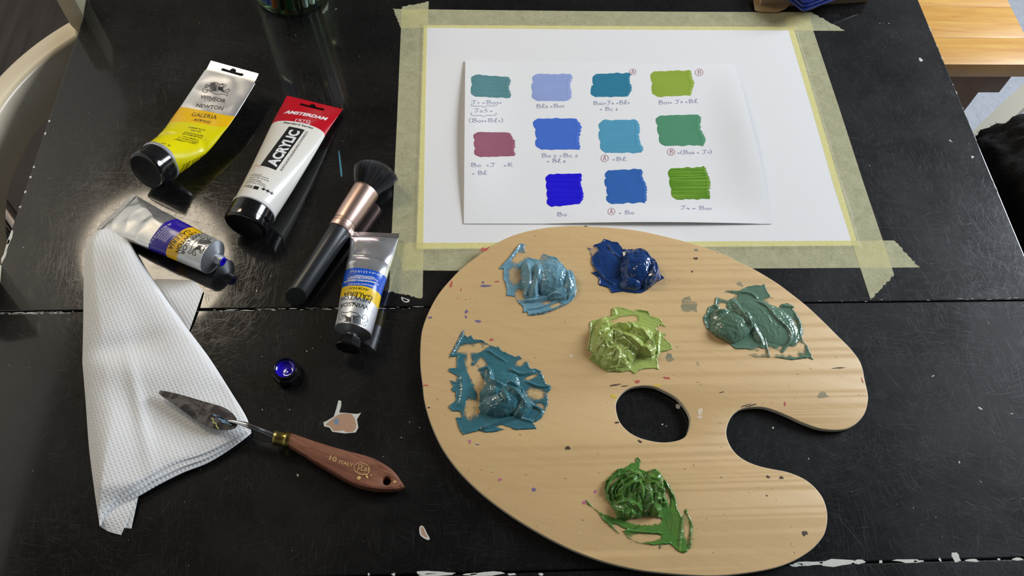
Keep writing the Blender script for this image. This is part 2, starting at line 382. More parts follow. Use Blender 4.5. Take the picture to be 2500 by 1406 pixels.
chips(PM, [(x, y, w, h, 0) for (x, y, w, h) in ((1945,1379,30,7),(1975,1376,60,10),(2040,1374,70,12),(2097,1372,28,8),(2150,1371,8,6),(2215,1369,50,7),(2240,1370,25,5),(2295,1366,6,8),(2335,1361,15,20),(2372,1368,32,6),(2438,1365,6,5),(2485,1365,24,6),(1048,1398,60,7),(1070,1402,70,6),(1185,1401,60,8),(1150,1402,30,5),(1640,1396,10,5))])
chips(PM, [(x, 1402, w, 5, 0) for (x, w) in ((960, 8), (900, 5), (1250, 20), (1320, 12))])
def seam_y(px): return 765-(px/2500)*37
for k in range(90):
    px = r.choice((r.uniform(480, 1030), r.uniform(480, 1030), r.uniform(0, 200), r.uniform(1980, 2500)))
    up = r.random() < .45
    chips(PB if up else PM, [(px, seam_y(px)+(-1.2 if up else 1.6)+r.uniform(-.4, .6), r.uniform(3, 30)*(.5 if px > 1900 else 1), r.uniform(.8, 2.4)*(1 if px < 1900 else .6), .015)])
for (px, py) in ((107,326),(78,408),(70,432),(57,468),(43,505),(20,580),(14,600),(6,625),(118,295)):
    x, y = un(px, py)[:2]; V, Fc = fan(blob_poly(TX0+1.2, y, 1.0 if py < 570 else 1.4, 1.6 if py < 570 else 7, 0, 9, .4, px), .03); mesh('paint_chip', V, Fc, M['chip_white'], PB, False)
for k in range(24):
    y = r.uniform(60, 500); V, Fc = fan(blob_poly(TX1-.5, y, .5, r.uniform(1, 5), 0, 9, .4, k), .03); mesh('paint_chip', V, Fc, M['chip_white'], PB, False)
for lp_, mt in ((((826, 368), (829, 372), (833, 400), (836, 428), (832, 430), (829, 404)), simple('teal_paint_streak', lin((60, 130, 150)), .5)), (((1650, 988), (1656, 986), (1661, 991), (1658, 998), (1651, 996)), M['chip_white'])):
    chip(PM if lp_[0][1] > 760 else PB, lp_, mt, name='paint_stain')
# crumbs and flecks lying on the table: countable only as dust
pts = []
for (px, py, s) in ((487,56,3),(430,74,2),(626,710,5),(660,674,2.5),(820,22,8),(878,137,2.5),(722,86,2.5),(749,857,4),(763,850,3),(1000,1030,3),(57,604,3),(595,610,2),(2148,57,3),(2157,55,3),(2123,404,4),(1887,1044,5),(2278,918,7),(2393,997,9),(2470,1010,6),(2395,1176,5),(2342,1128,5),(1974,1120,3),(727,1160,7),(1655,992,4),(1617,1036,4),(1626,1040,3),(980,1068,3),(1024,1044,4),(640,870,2),(2080,1200,2),(1380,1165,1),(640,1000,3),(707,1000,3),(935,1115,2),(2230,1240,3),(2250,1280,2),(2020,1320,2),(2300,1310,2),(500,1120,2),(450,1225,2)): pts.append((px, py, s))
for k in range(150): pts.append((r.uniform(30, 2450), r.uniform(10, 1390), r.uniform(.7, 1.8)))
parts = []
for (px, py, s) in pts:
    x, y, _ = un(px, py)
    if x < TX0+4 or x > TX1-4: continue
    lp = blob_poly(x, y, s*.22, s*.22*r.uniform(.3, .8), r.uniform(0, 3), 6, .3, int(px*13+py)); n = len(lp)
    V = [(a, b, .02) for a, b in lp]+[(x, y, .25)]; parts.append((V, [[i, (i+1) % n, n] for i in range(n)]))
V, Fc = merge(parts); tag(mesh('crumb', V, Fc, M['chip_white'], tb, False), 'pale dust and paint crumbs scattered on the black tabletop', kind='stuff')
# ================================================================== PAPER SHEETS
sh = thing('drawing_paper_sheet', (210, 148, 0), 'large blank white sheet taped down on the black table', 'paper')
box('sheet', (0, 0, .1), (420, 297, .5), M['paper'], sh, .05, seg=1)
def zsheet(x, y):
    inside = (x > -2.2) & (x < 422.2) & (y > -2.2) & (y < 299.2)
    return np.where(inside, .55, .12)
def tape(label, loop_px, horiz, layer, mat, torn=()):
    """loop in px, resampled into a strip; edges listed as two long sides"""
    A, B = loop_px       # side A and side B polylines from one torn end to the other
    n, m = 170, 24
    def res(P):
        P = np.array([un(*q)[:2] for q in P]); d = np.r_[0, np.cumsum(np.linalg.norm(np.diff(P, axis=0), axis=1))]; t = np.linspace(0, d[-1], n)
        return np.stack([np.interp(t, d, P[:, 0]), np.interp(t, d, P[:, 1])], 1)
    a, b = res(A), res(B); V = []; 
    for i in range(n):
        for j in range(m+1):
            s = j/m; p = a[i]*(1-s)+b[i]*s
            if i in (0, n-1): p = p+(rng.rand(2)-.5)*1.9
            V.append([p[0], p[1], 0])
    V = np.array(V); step = zsheet(V[:, 0], V[:, 1])+layer*.12
    V[:, 2] = step+(fbm(V[:, 0]*.05, V[:, 1]*.05, 3, layer)-.5)*.0
    Fc = [[i*(m+1)+j, i*(m+1)+j+1, (i+1)*(m+1)+j+1, (i+1)*(m+1)+j] for i in range(n-1) for j in range(m)]
    o = mesh('masking_tape', V, Fc, mat, None, True); return tag(o, label, 'tape', 'masking tape strips around the sheet')
a1, a2, a3, a4 = cp(4.687, 930, 0), cp(4.386, 930, 500), cp(5.319, 1780, 0), cp(4.017, 1900, 450)
tape('top strip of masking tape, along the sheet edge nearest the glass jar', ([(960,22),(1200,25),(1400,27),(1700,29),(1980,30)], [(978,68),(1043,68.5),(1400,72.5),(1700,74),(2063,75.5)]), True, 0, M['tape_h'])
tape('bottom strip of masking tape, running under the top of the palette', ([(964,593),(1100,593.5),(1500,591),(2100,588),(2183,587)], [(984,660),(1120,661),(1600,657),(2245,653)]), True, 0, M['tape_h'])
tape('left strip of masking tape, beside the kabuki brush and silver tube', ([(981,17),(979,68),(969,300),(957,557),(950,712)], [(1047,4),(1043,68),(1038,300),(1035,500),(1032,728)]), False, 1, M['tape_v'])
tape('right strip of masking tape, along the sheet edge nearest the bench', ([(1915,43),(1925,75),(1983,270),(2034,450),(2079,590),(2125,731)], [(1973,30),(1985,74),(2049,265),(2109,450),(2155,586),(2183,672)]), False, 1, M['tape_v'])
# A4 colour chart
chart = thing('colour_chart', (193, 132, 0), 'smaller white card with eleven painted swatches and handwritten mixing notes', 'paper')
CA = np.array([un(1132.5, 546.5, .8)[:2], un(1885, 546, 1.5)[:2], un(1796, 159, 1)[:2], un(1136, 147, 2)[:2]])
def chart_z(u, v):
    z = 1.25+4.5*math.exp(-((u)/.10)**2)*max(0, math.sin(math.pi*min(1, (v)/1.05)))**1 + 5.0*math.exp(-((1-u)/.10)**2)*max(0, math.sin(math.pi*v))
    return z+3.0*math.exp(-(v/.07)**2)*max(0, math.sin(math.pi*min(1, max(0, (u-.25)/.72))))
def chart_xy(u, v): return (CA[0]*(1-u)+CA[1]*u)*(1-v)+(CA[3]*(1-u)+CA[2]*u)*v
_o = CA[0]; _J = np.array([CA[1]-CA[0], CA[3]-CA[0]]).T; _k = CA[0]-CA[1]+CA[2]-CA[3]; _Ji = np.linalg.inv(_J)
def chart_uv(x, y):
    p = np.array((x, y))-_o; u, v = _Ji@p
    for _ in range(2): u, v = _Ji@(p-_k*(u*v))
    return u, v
def on_chart(px, py, off=.12):
    z = 1.5
    for _ in range(3):
        P = un(px, py, z); z = chart_z(*chart_uv(P[0], P[1]))+off
    return np.array([P[0], P[1], z])
nu, nv = 70, 50
V = []; 
for sgn in (0, -.25):
    for j in range(nv+1):
        for i in range(nu+1): p = chart_xy(i/nu, j/nv); V.append((p[0], p[1], chart_z(i/nu, j/nv)+sgn))
N1 = (nu+1)*(nv+1); Fc = []
for j in range(nv):
    for i in range(nu):
        a = j*(nu+1)+i; q = [a, a+1, a+nu+2, a+nu+1]; Fc.append(q); Fc.append([k+N1 for k in q][::-1])
rim = [i for i in range(nu+1)]+[j*(nu+1)+nu for j in range(1, nv+1)]+[nv*(nu+1)+i for i in range(nu-1, -1, -1)]+[j*(nu+1) for j in range(nv-1, 0, -1)]
Fc += [[rim[k], rim[k]+N1, rim[(k+1) % len(rim)]+N1, rim[(k+1) % len(rim)]] for k in range(len(rim))]
mesh('card', V, Fc, M['paper2'], chart, True, sharp=40)
cA, cB = cp(3.27, 1100, 130), cp(3.269, 1420, 130)
def mat_swatch(i, c, streak=.2, light=None):
    t = NT('dried_paint_swatch_%d' % i); v = t.coord('Object'); mp = t.n('ShaderNodeMapping'); t.set(mp.inputs[0], v); mp.inputs[3].default_value = (14, 600, 1); mp.inputs[1].default_value = (i, i*3, 0)
    n = t.noise(mp.outputs[0], 1, 3, .6); b = t.noise(v, 60, 2)
    base = lin(c, 1.22)
    lt = light or tuple(min(1, x*1.25+.03) for x in base[:3])+(1,)
    cc = t.mix(t.ramp(n, .45, .75, 0, streak*2), base, lt); cc = t.mix(t.ramp(b, .3, .7, 0, .25), cc, tuple(x*.8 for x in base[:3])+(1,))
    return t.done(t.bsdf(cc, .42, 0, t.bump(n, .25, .0004), .4))
SW = [(cA, ((165,168),(470,190),(475,358),(165,345)), (88,134,138), 2, .25), (cA, ((650,165),(965,165),(955,382),(650,380)), (146,162,210), 3, .1),
 (cB, ((85,165),(390,155),(390,345),(75,350)), (48,122,150), 2, .15), (cB, ((540,145),(885,135),(890,335),(565,350)), (144,168,62), 2, .12),
 (cA, ((180,628),(490,632),(525,820),(195,830)), (150,92,110), 3, .08), (cA, ((660,520),(1030,520),(1035,768),(680,770)), (70,110,200), 3, .06),
 (cB, ((125,535),(445,528),(485,795),(150,795)), (82,152,182), 3, .1), (cB, ((590,498),(935,488),(988,735),(625,740)), (82,142,108), 3, .1),
 (cA, ((755,965),(1045,960),(1055,1200),(775,1230)), (24,8,205), 4, .25), (cB, ((175,935),(485,922),(530,1190),(205,1205)), (48,98,172), 4, .15),
 (cB, ((685,920),(1000,905),(1035,1160),(725,1170)), (84,134,28), 3, .5)]
for i, (cf, q, c, lobes, st) in enumerate(SW):
    TL, TR, BR, BL = [np.array(cf(*a)) for a in q]; nx, ny = 40, 56; V = []
    rr = np.random.RandomState(50+i)
    e0 = [rr.rand()*.03 for _ in range(lobes+1)]
    for j in range(ny+1):
        v = j/ny; lob = abs(math.sin(math.pi*v*lobes+.15)); L = .0-.02+.045*(1-lob**.45)+e0[min(lobes, int(v*lobes))]*1.2
        Rg = 1+(rr.rand()-.5)*.035+.03*math.sin(v*9+i)+(.02 if rr.rand() < .15 else 0)
        cor = .10*max(0, 1-min(v, 1-v)/.16)**2; L += cor*.9; Rg -= cor*.5
        for k in range(nx+1):
            u = k/nx; s = L+(Rg-L)*u
            wv = mnoise.noise((s*7., i*3.+(0 if v < .5 else 9), 0))*.03
            vv = v+wv*(1-2*v if abs(v-.5) > .3 else 0)*1.2
            p = (TL*(1-s)+TR*s)*(1-vv)+(BL*(1-s)+BR*s)*vv
            P = on_chart(p[0], p[1], .06); edge = min(u, 1-u, v*1.4, (1-v)*1.4)
            P[2] += .12*min(1, edge*20)+.10*rr.rand()*(st > .2)+(.5*math.exp(-((u-.93)/.02)**2) if .1 < v < .9 else 0)*.5
            V.append(P)
    Fc = [[j*(nx+1)+k, j*(nx+1)+k+1, (j+1)*(nx+1)+k+1, (j+1)*(nx+1)+k] for j in range(ny) for k in range(nx)]
    lt = lin((150, 185, 70), 1.2) if i == 10 else None
    mesh('paint_swatch', V, Fc, mat_swatch(i, c, st, lt), chart)
# hand lettering
G = {'J': ([[(.0,.9),(.75,.95)], [(.42,.93),(.44,.35),(.36,.08),(.18,0),(.02,.12)]], .85),
 'B': ([[(.22,.9),(.16,.5),(.12,.02)], [(0,.75),(.25,.98),(.6,.92),(.62,.68),(.25,.5)], [(.25,.5),(.68,.46),(.78,.22),(.55,.02),(.1,.04)]], .9),
 'o': ([[(.25,.5),(.05,.3),(.12,.04),(.38,.02),(.46,.25),(.3,.5),(.2,.46)]], .55),
 'l': ([[(0,.1),(.25,.4),(.42,.8),(.38,1.05),(.22,.95),(.15,.5),(.2,.08),(.4,.02),(.6,.14)]], .65),
 'c': ([[(.42,.42),(.25,.5),(.05,.3),(.1,.06),(.3,0),(.46,.1)]], .55),
 '1': ([[(0,.3),(.22,.52),(.2,.0)]], .38), '2': ([[(0,.42),(.18,.55),(.32,.4),(.02,.02),(.4,.0)]], .48), '3': ([[(0,.5),(.3,.48),(.14,.28),(.32,.14),(.1,-.02),(0,.06)]], .42),
 '4': ([[(.15,.55),(0,.2),(.36,.2)], [(.28,.36),(.26,-.05)]], .46), '7': ([[(0,.48),(.32,.5),(.12,0)], [(.04,.22),(.3,.24)]], .42), '5': ([[(.4,.85),(.1,.85),(.08,.5),(.35,.48),(.38,.1),(.05,0)]], .5),
 '0': ([[(.2,.5),(.02,.28),(.12,.02),(.34,.05),(.38,.35),(.2,.5)]], .5), '.': ([[(.05,.0),(.09,-.08)]], .2), '+': ([[(0,.25),(.4,.27)], [(.2,.45),(.19,.06)]], .52),
 '(': ([[(.3,1.1),(.06,.75),(.05,.2),(.28,-.15)]], .38), ')': ([[(0,1.1),(.24,.75),(.25,.2),(0,-.15)]], .35), ' ': ([], .32),
 'R': ([[(.15,.95),(.12,0)], [(0,.85),(.3,1),(.6,.85),(.5,.55),(.15,.48),(.7,.0)]], .8), 'A': ([[(0,0),(.3,.95),(.4,.95),(.62,0)], [(.1,.35),(.55,.38)]], .75)}
def write(txt, L, R_, h, mat, name='handwriting'):
    L, R_ = np.array(L, float), np.array(R_, float); tot = sum(G[c][1] for c in txt)-.12; d = R_-L; wd_ = np.linalg.norm(d); d /= wd_; up = np.array([d[1], -d[0]]); k = wd_/tot; x = 0; parts = []
    for c in txt:
        for st in G[c][0]:
            P = crom([(a, b) for a, b in st], 5, False) if len(st) > 2 else np.array(st)
            px = [L+d*(x+a*1.)*k+up*b*h for a, b in P]
            parts.append(ink_stroke(px, .38))
        x += G[c][1]
    V, Fc = merge(parts); return mesh(name, V, Fc, mat, chart, False)
def ink_stroke(px, w, off=.16):
    P = [on_chart(*q, off) for q in px]; R2, Fc = ribbon(P, w)
    return [(a[0], a[1], P[i//2][2]) for i, a in enumerate(R2)], Fc
H = 9.2
for txt, cf, L, R_ in (('J1 +Bo1+', cA, (165,405), (408,405)), ('J0.5 +', cA, (190,470), (335,470)), ('(Bo1+Bl1)', cA, (148,550), (415,550)), ('Bl3 +Bo1', cA, (683,437), (905,432)), ('Bo 2 +Bc 2', cA, (725,830), (1015,828)), ('+ Bl 3', cA, (770,872), (915,872)), ('Bo', cA, (848,1300), (925,1298)), ('Bo  +J   +R', cA, (160,905), (495,905)), ('+ Bl', cA, (172,970), (290,968)),
   ('Bo2+J4 +Bl1', cB, (93,412), (380,405)), ('+ Bc 3', cB, (145,457), (285,457)), ('Bo1+ J7 +Bl', cB, (612,407), (925,395)), ('+Bl', cB, (245,858), (355,858)), ('+(Bo3 + J1)', cB, (765,805), (1035,800)), ('+ Bo', cB, (297,1285), (415,1283)), ('J4 + Bo1', cB, (790,1245), (1035,1250))):
    write(txt, cf(*L), cf(*R_), H, M['ink_blue'])
for cf, x, y, rr, ch in ((cB,408,148,25,'A'),(cB,938,152,30,'B'),(cB,184,838,29,'A'),(cB,714,787,30,'B'),(cB,238,1263,28,'A')):
    c0 = cf(x, y); R0 = rr/3.27
    ps = [ink_stroke([(c0[0]+R0*math.cos(a), c0[1]+R0*.95*math.sin(a)) for a in np.linspace(0, 6.5, 26)], .42)]
    for st in G[ch][0]:
        P = crom(st, 5, False) if len(st) > 2 else np.array(st); ps.append(ink_stroke([(c0[0]+(a-.33)*R0*1.15, c0[1]-(b-.48)*R0*1.2) for a, b in P], .42))
    V, Fc = merge(ps); mesh('circled_letter', V, Fc, M['ink_red'], chart, False)
for y0, yb, x0, x1 in ((408, 418, 163, 370), (474, 493, 163, 365)):
    xm = (x0+x1)/2
    px = [cA(*q) for q in crom([(x0, y0), (x0+6, yb), (x0+40, yb+4), (xm-20, yb+3), (xm, yb+14), (xm+20, yb+3), (x1-40, yb+2), (x1-6, yb), (x1, y0)], 4, False)]
    V, Fc = ink_stroke(px, .42); mesh('handwritten_brace', V, Fc, M['ink_blue'], chart, False)

# ================================================================== PAINT TUBES
def ellipse_axes(Wflat, b):
    """half width a of an ellipse with half thickness b and perimeter 2*Wflat"""
    lo, hi = b*.2, Wflat
    for _ in range(40):
        a = (lo+hi)/2; per = math.pi*(3*(a+b)-math.sqrt((3*a+b)*(a+3*b)))
        if per < 2*Wflat: lo = a
        else: hi = a
    return a
class Tube:
    """soft tube: path (px, py, z) from the flat tail to the round shoulder; R shoulder radius; Wf flat width"""
    def __init__(s, path, R, Wf, b0=.5, pw=.8, roll=0., dent=0., seed=0, crease=None, latpx=None):
        P = np.array([un(*q) for q in path]); s.P = crom(P, 10, False); d = np.r_[0, np.cumsum(np.linalg.norm(np.diff(s.P, axis=0), axis=1))]
        s.L = d[-1]; s.d = d/s.L; s.R, s.Wf, s.b0, s.pw, s.roll, s.dent, s.seed, s.crease = R, Wf, b0, pw, roll, dent, seed, crease
        # centre line smoothed
        s.tab = []
        for v in np.linspace(0, 1, 61):
            b = b0+(R-b0)*min(1, v)**pw; W = Wf*(1-v)+math.pi*R*v; s.tab.append((b, ellipse_axes(W, b), W))
        s.tab = np.array(s.tab); s.cache = {}
    def c(s, v): return np.array([np.interp(v, s.d, s.P[:, k]) for k in range(3)])
    def frame(s, v):
        key = round(v, 5)
        if key in s.cache: return s.cache[key]
        e = .06; t = s.c(min(v+e, 1))-s.c(max(v-e, 0)); t /= np.linalg.norm(t)
        l = np.cross(t, (0, 0, 1)); l /= np.linalg.norm(l); n = np.cross(l, t)
        cr, sr = math.cos(s.roll*v), math.sin(s.roll*v); l, n = l*cr+n*sr, n*cr-l*sr
        b, a, W = [np.interp(v*60, range(61), s.tab[:, k]) for k in range(3)]
        s.cache[key] = (s.c(v), t, l, n, a, b, W); return s.cache[key]
    def ang(s, arc, a, b, W):
        """arc length from the top line -> ellipse parameter (0 top, + toward lateral side)"""
        if abs(a-b)/a < .03: return arc/((a+b)/2)
        th = np.linspace(0, math.pi, 33); ds = np.hypot(a*np.cos(th), b*np.sin(th)); cum = np.r_[0, np.cumsum((ds[1:]+ds[:-1])/2*np.diff(th))]
        cum *= W/cum[-1]; return math.copysign(np.interp(abs(arc), cum, th), arc)
    def S(s, th, v, off=0.):
        C, t, l, n, a, b, W = s.frame(v); x, z = a*math.sin(th), b*math.cos(th)
        nn = l*(x/(a*a))+n*(z/(b*b)); nn /= np.linalg.norm(nn)
        dd = off
        if s.dent:
            env = math.sin(math.pi*min(1, max(0, v*1.02)))**.6*max(0, math.cos(th))**.5 if math.cos(th) > 0 else 0
            q = (x*.045, v*s.L*.04, s.seed*3.3)
            r1 = 1-abs(mnoise.noise(q))*2.2; r2 = mnoise.noise((x*.09+5, v*s.L*.075, s.seed+9.))
            dd += s.dent*env*((r1-.6)*1.2+r2*1.1)*(1-v*.6)
        if s.crease:
            for (cv, cth, wv, wth, dep, skew) in s.crease:
                u = v-cv-skew*(th-cth); dd -= dep*math.exp(-(u/wv)**2)*math.exp(-((th-cth)/wth)**2)
        return C+l*x+n*z+nn*dd
    def body(s, name, mat, parent, nv=90, nt=72, v0=0.):
        V, Fc, U = [], [], []
        for j in range(nv+1):
            v = v0+(1-v0)*j/nv; fr = s.frame(v)
            for k in range(nt):
                f = k/nt; th = (f-.5)*2*math.pi; V.append(s.S(th, v)); U.append((f, v))
        for j in range(nv):
            for k in range(nt): k2 = (k+1) % nt; Fc.append([j*nt+k, j*nt+k2, (j+1)*nt+k2, (j+1)*nt+k])
        Fc.append(list(range(nt))[::-1]); Fc.append([nv*nt+k for k in range(nt)])
        return mesh(name, V, Fc, mat, parent, True, uv=U, sharp=70)
    def locate(s, px, py):
        """pixel -> (theta, v) on the upper side"""
        if not hasattr(s, 'g'):
            s.gt, s.gv = np.linspace(-2.0, 2.0, 61), np.linspace(0, 1, 61)
            G3 = np.array([[s.S(t, v) for t in s.gt] for v in s.gv]); s.g = pr(G3)
            N3 = np.array([[s.S(t, v, 1.) for t in s.gt] for v in s.gv])-G3; s.pen = np.where((N3*(CAM-G3)).sum(2) < 0, 1e4, 0.)
        D = np.hypot(s.g[..., 0]-px, s.g[..., 1]-py)+s.pen; j, i = np.unravel_index(D.argmin(), D.shape); th, v = s.gt[i], s.gv[j]
        th0, v0 = th, v
        for _ in range(6):
            p = pr(s.S(th, v)); e = 1e-3; a = (pr(s.S(th+e, v))-p)/e; b = (pr(s.S(th, min(v+e, 1)))-p)/e
            try: st = np.linalg.solve(np.array([a, b]).T, np.array([px, py])-p)
            except np.linalg.LinAlgError: break
            th += float(np.clip(st[0], -.2, .2)); v = float(np.clip(v+np.clip(st[1], -.05, .05), 0, .995))
        if abs(th-th0) > .25 or abs(v-v0) > .06: th, v = th0, v0
        return th, v
    def arc(s, th, v):
        C, t, l, n, a, b, W = s.frame(v); T = np.linspace(0, abs(th), 33); ds = np.hypot(a*np.cos(T), b*np.sin(T)); return math.copysign(float(((ds[1:]+ds[:-1])/2*np.diff(T)).sum()), th)
    def lab(s, px, py): th, v = s.locate(px, py); return np.array([s.arc(th, v), v*s.L])
    def wrap(s, V, off=.1):
        out = []
        for x, y in V:
            v = min(max(y/s.L, 0), .998); C, t, l, n, a, b, W = s.frame(v); out.append(s.S(s.ang(x, a, b, W), v, off))
        return out
    def put(s, name, V, Fc, pxL, pxR, mat, parent, w_native, up=1, ml=1.5, off=.1, yk=False):
        """V: 2D drawing with baseline from (0,0) to (w_native,0); height in mm true"""
        L, R_ = s.lab(*pxL), s.lab(*pxR); d = R_-L; wl = np.linalg.norm(d); d /= wl; k = wl/w_native
        nrm = np.array([-d[1], d[0]]); 
        if s.flip: nrm = -nrm
        Vn, Fn = subdiv(V, Fc, ml/k if k else ml)
        P = [L+d*(p[0]*k)+nrm*p[1]*(k if yk else 1) for p in Vn]
        return mesh(name, s.wrap(P, off), Fn, mat, parent, True)
    def text(s, txt, pxL, pxR, h, mat, parent, bold=0., shear=0., name='printed_text', off=.1):
        V, Fc = text_geo(txt, None, h, bold, shear); w = V[:, 0].max()
        return s.put(name, V, Fc, pxL, pxR, mat, parent, w, off=off)
def lion_strokes(w=10.):
    e1, e2, o = np.array((585., 100.)), np.array((150., -230.))*2, np.array((225., 790.)); Ai = np.linalg.inv(np.array([e1, e2]).T)
    S_ = [[(400,590),(340,640),(270,655),(235,700),(240,745),(285,765),(325,745),(345,705),(325,685),(300,700),(305,722)], [(345,690),(400,735),(450,775),(520,790),(560,800),(620,795),(690,800),(720,815),(740,835),(770,800),(750,765),(710,765),(680,740),(650,748)],
      [(650,748),(700,735),(760,748),(800,742),(828,692),(790,688),(770,705),(700,712),(660,735)], [(410,620),(430,560),(480,540),(560,535),(610,560),(625,590),(590,640),(575,700),(530,725),(430,725),(400,690),(410,620)],
      [(595,565),(560,600),(548,650),(520,720)], [(640,590),(660,570),(700,572),(775,592),(750,622),(700,612),(720,640),(690,650)], [(660,562),(700,590),(690,560),(740,578)], [(290,600),(330,600),(345,568),(362,600),(388,590),(365,630),(330,635),(290,600)]]
    for k in range(11): y = 552+k*16; S_.append([(418+abs(k-5)*1.5, y+6), (480, y-2), (545-k*1.5, y+4)])
    for k in range(8): S_.append([(612+k*10, 628+k*2), (590+k*13, 700+k*4)]); S_.append([(622, 640+k*11), (690, 636+k*12)])
    ps = []
    for st in S_:
        P = [Ai@(np.array(q)-o) for q in st]; P = np.array(P)*w; P = crom(P, 4, False) if len(P) > 2 else P
        ps.append(ribbon(P, w*.022))
    return merge(ps)
LION = lion_strokes(10.)
def band_mat(name, bands, metal_first, rough=.3, arcs=()):
    """bands: [(v_start, v_edge_bow, colour, metallic, rough)], v grows from tail to shoulder"""
    t = NT(name); tc = t.n('ShaderNodeTexCoord'); sp = t.n('ShaderNodeSeparateXYZ'); t.set(sp.inputs[0], tc.outputs['UV'])
    u, v = sp.outputs[0], sp.outputs[1]; uu = t.math('SUBTRACT', u, .5); u2 = t.math('MULTIPLY', uu, uu)
    col, met, ro = None, None, None
    for (v0, bow, tilt, c, me_, r_) in bands:
        c = tuple(c)
        if col is None: col, met, ro = c, me_, r_; continue
        e = t.math('ADD', t.math('MULTIPLY', u2, bow), t.math('MULTIPLY', uu, tilt)); f = t.math('GREATER_THAN', t.math('SUBTRACT', v, e), v0)
        col = t.mix(f, col, c)
        met = t.math('ADD', t.math('MULTIPLY', f, me_), t.math('MULTIPLY', t.math('SUBTRACT', 1., f), met)); ro = t.math('ADD', t.math('MULTIPLY', f, r_), t.math('MULTIPLY', t.math('SUBTRACT', 1., f), ro))
    vec = t.coord('Object'); nz = t.noise(vec, 45, 3)
    return t.done(t.bsdf(col, ro, met, t.bump(nz, .22, .0012), .5, .15))
SILVER = (.74, .745, .76, 1)
def crimp(T, name, mat, parent, length, thick, ridges=True):
    C, t, l, n, a, b, W = T.frame(0.); t0 = t; V, Fc = [], []; m = 90 if ridges else 2; w = T.Wf
    for i in range(m+1):
        x = (i/m-.5)*w; h = thick/2+(.13*(i % 2) if ridges else 0)
        for (q, s_) in ((-length, 1), (-.2, 1), (-.2, -1), (-length, -1)): V.append(C+l*x*1.0+t0*q+n*(h*s_))
    for i in range(m):
        for k in range(4): k2 = (k+1) % 4; Fc.append([i*4+k, i*4+k2, (i+1)*4+k2, (i+1)*4+k])
    Fc += [[0, 1, 2, 3], [m*4+k for k in (3, 2, 1, 0)]]
    return mesh(name, V, Fc, mat, parent, False)
def hang_flap(T, name, mat, parent, length, width, slot_w, slot_c, lift=0.):
    C, t, l, n, a, b, W = T.frame(0.)
    pts = [(-width/2, .3), (width/2, .3), (width/2, -length), (-width/2, -length)]
    sw, y = slot_w/2, -slot_c; hole = [(-sw, y-1.1), (-sw+1.2, y-2.1), (sw-1.2, y-2.1), (sw, y-1.1), (sw, y+1.1)]
    hole = []
    for k in range(7): an = math.pi/2+math.pi*k/6; hole.append((-sw+1.7+1.7*math.cos(an), y+1.7*math.sin(an)))
    for k in range(5): an = math.pi+math.pi*k/4*1.; hole.append((3.6*math.cos(an), y-1.2+3.6*math.sin(an)*.95))
    for k in range(7): an = -math.pi/2+math.pi*k/6; hole.append((sw-1.7+1.7*math.cos(an), y+1.7*math.sin(an)))
    dens = []
    for i in range(4):
        a0, a1 = np.array(pts[i]), np.array(pts[(i+1) % 4]); dens += [tuple(a0+(a1-a0)*k/12) for k in range(12)]
    V2, Fc = slab2d([dens, hole], .35); V = []
    for x, y2, z in V2:
        f = -y2/length; V.append(C+l*x+t*y2+n*(z+lift*f*f+.25*math.sin(x*.25)*f))
    return mesh(name, V, Fc, mat, parent, True, sharp=40, uv=[(.5+.0*p[0]/width, 0.0) for p in V2])
def flip_cap(name, A, B, R, L, parent, hinge_dir=None):
    prof = [(0, R*.97), (.6, R*.99), (L*.55, R), (L*.56, R*.985), (L*.585, R*.985), (L*.6, R*1.0), (L-2.2, R*1.01), (L-1.2, R*.995), (L-.4, R*.95), (L, R*.86), (L+.05, R*.84), (L-.25, R*.80), (L-.3, .01)]
    V, Fc = lathe(prof, A, B, 56); o = mesh(name, V, Fc, M['black_plastic'], parent, True, sharp=30)
    d = (np.array(B)-A)/np.linalg.norm(np.array(B)-A)
    h = np.array(hinge_dir if hinge_dir is not None else (1, 0, 0), float); h -= d*(h@d); h /= np.linalg.norm(h)
    P0 = A+d*L*.5+h*R*1.0; w = np.cross(d, h)
    V, Fc = tube_path([P0-w*3.2, P0+w*3.2], 1.0, 10); mesh('hinge', V, Fc, M['black_plastic'], o, True, sharp=40)
    return o
TUBES = 'squeezed paint tubes on the black table'
# --- yellow
k2 = cp(3.515, 250, 120)
TYP = [(561.5, 187, 24.5), (508, 271, 22), (485, 302, 20.5), (449, 348, 18.5), (393, 393, 21.5)]
ty = thing('paint_tube', un(470, 300, 0), 'silver and yellow acrylic tube with black flip cap, nearest the white chair', 'paint tube', TUBES)
T = Tube(TYP, 19.0, 56, 1.2, 2.6, dent=.5, seed=3, crease=[(.80, .75, .022, .5, 2.6, .10), (.70, -.9, .03, .4, .9, -.1)]); T.flip = None
def vb(T, *px): return float(np.mean([T.locate(*q)[1] for q in px]))
def bfit(T, *px):
    q = [T.locate(*p) for p in px]; U = np.array([a/(2*math.pi) for a, b in q]); Vv = np.array([b for a, b in q])
    k, v0 = np.polyfit(U, Vv, 1); return float(v0), float(k)
def setflip(T, pxL, pxR, pxUp):
    L, R_, U = T.lab(*pxL), T.lab(*pxR), T.lab(*pxUp); d = R_-L; T.flip = ((U-L)@np.array([-d[1], d[0]])) < 0
setflip(T, k2(835, 420), k2(1050, 462), k2(960, 330))
(v1, t1), (v2, t2) = bfit(T, k2(740, 503), k2(905, 537), k2(1060, 565)), bfit(T, k2(650, 620), k2(840, 645), k2(1000, 662))
my = band_mat('yellow_tube_print', [(0, 0, 0, (.82, .82, .83, 1), .72, .26), (v1, 0, t1, lin((250, 196, 8)), .0, .3), (v2, 0, t2, lin((238, 226, 0)), .0, .3)], 1)
tbd = T.body('tube_body', my, ty); ff = hang_flap(T, 'hang_flap', my, ty, 11.5, 53.5, 25, 5.6, 1.6)
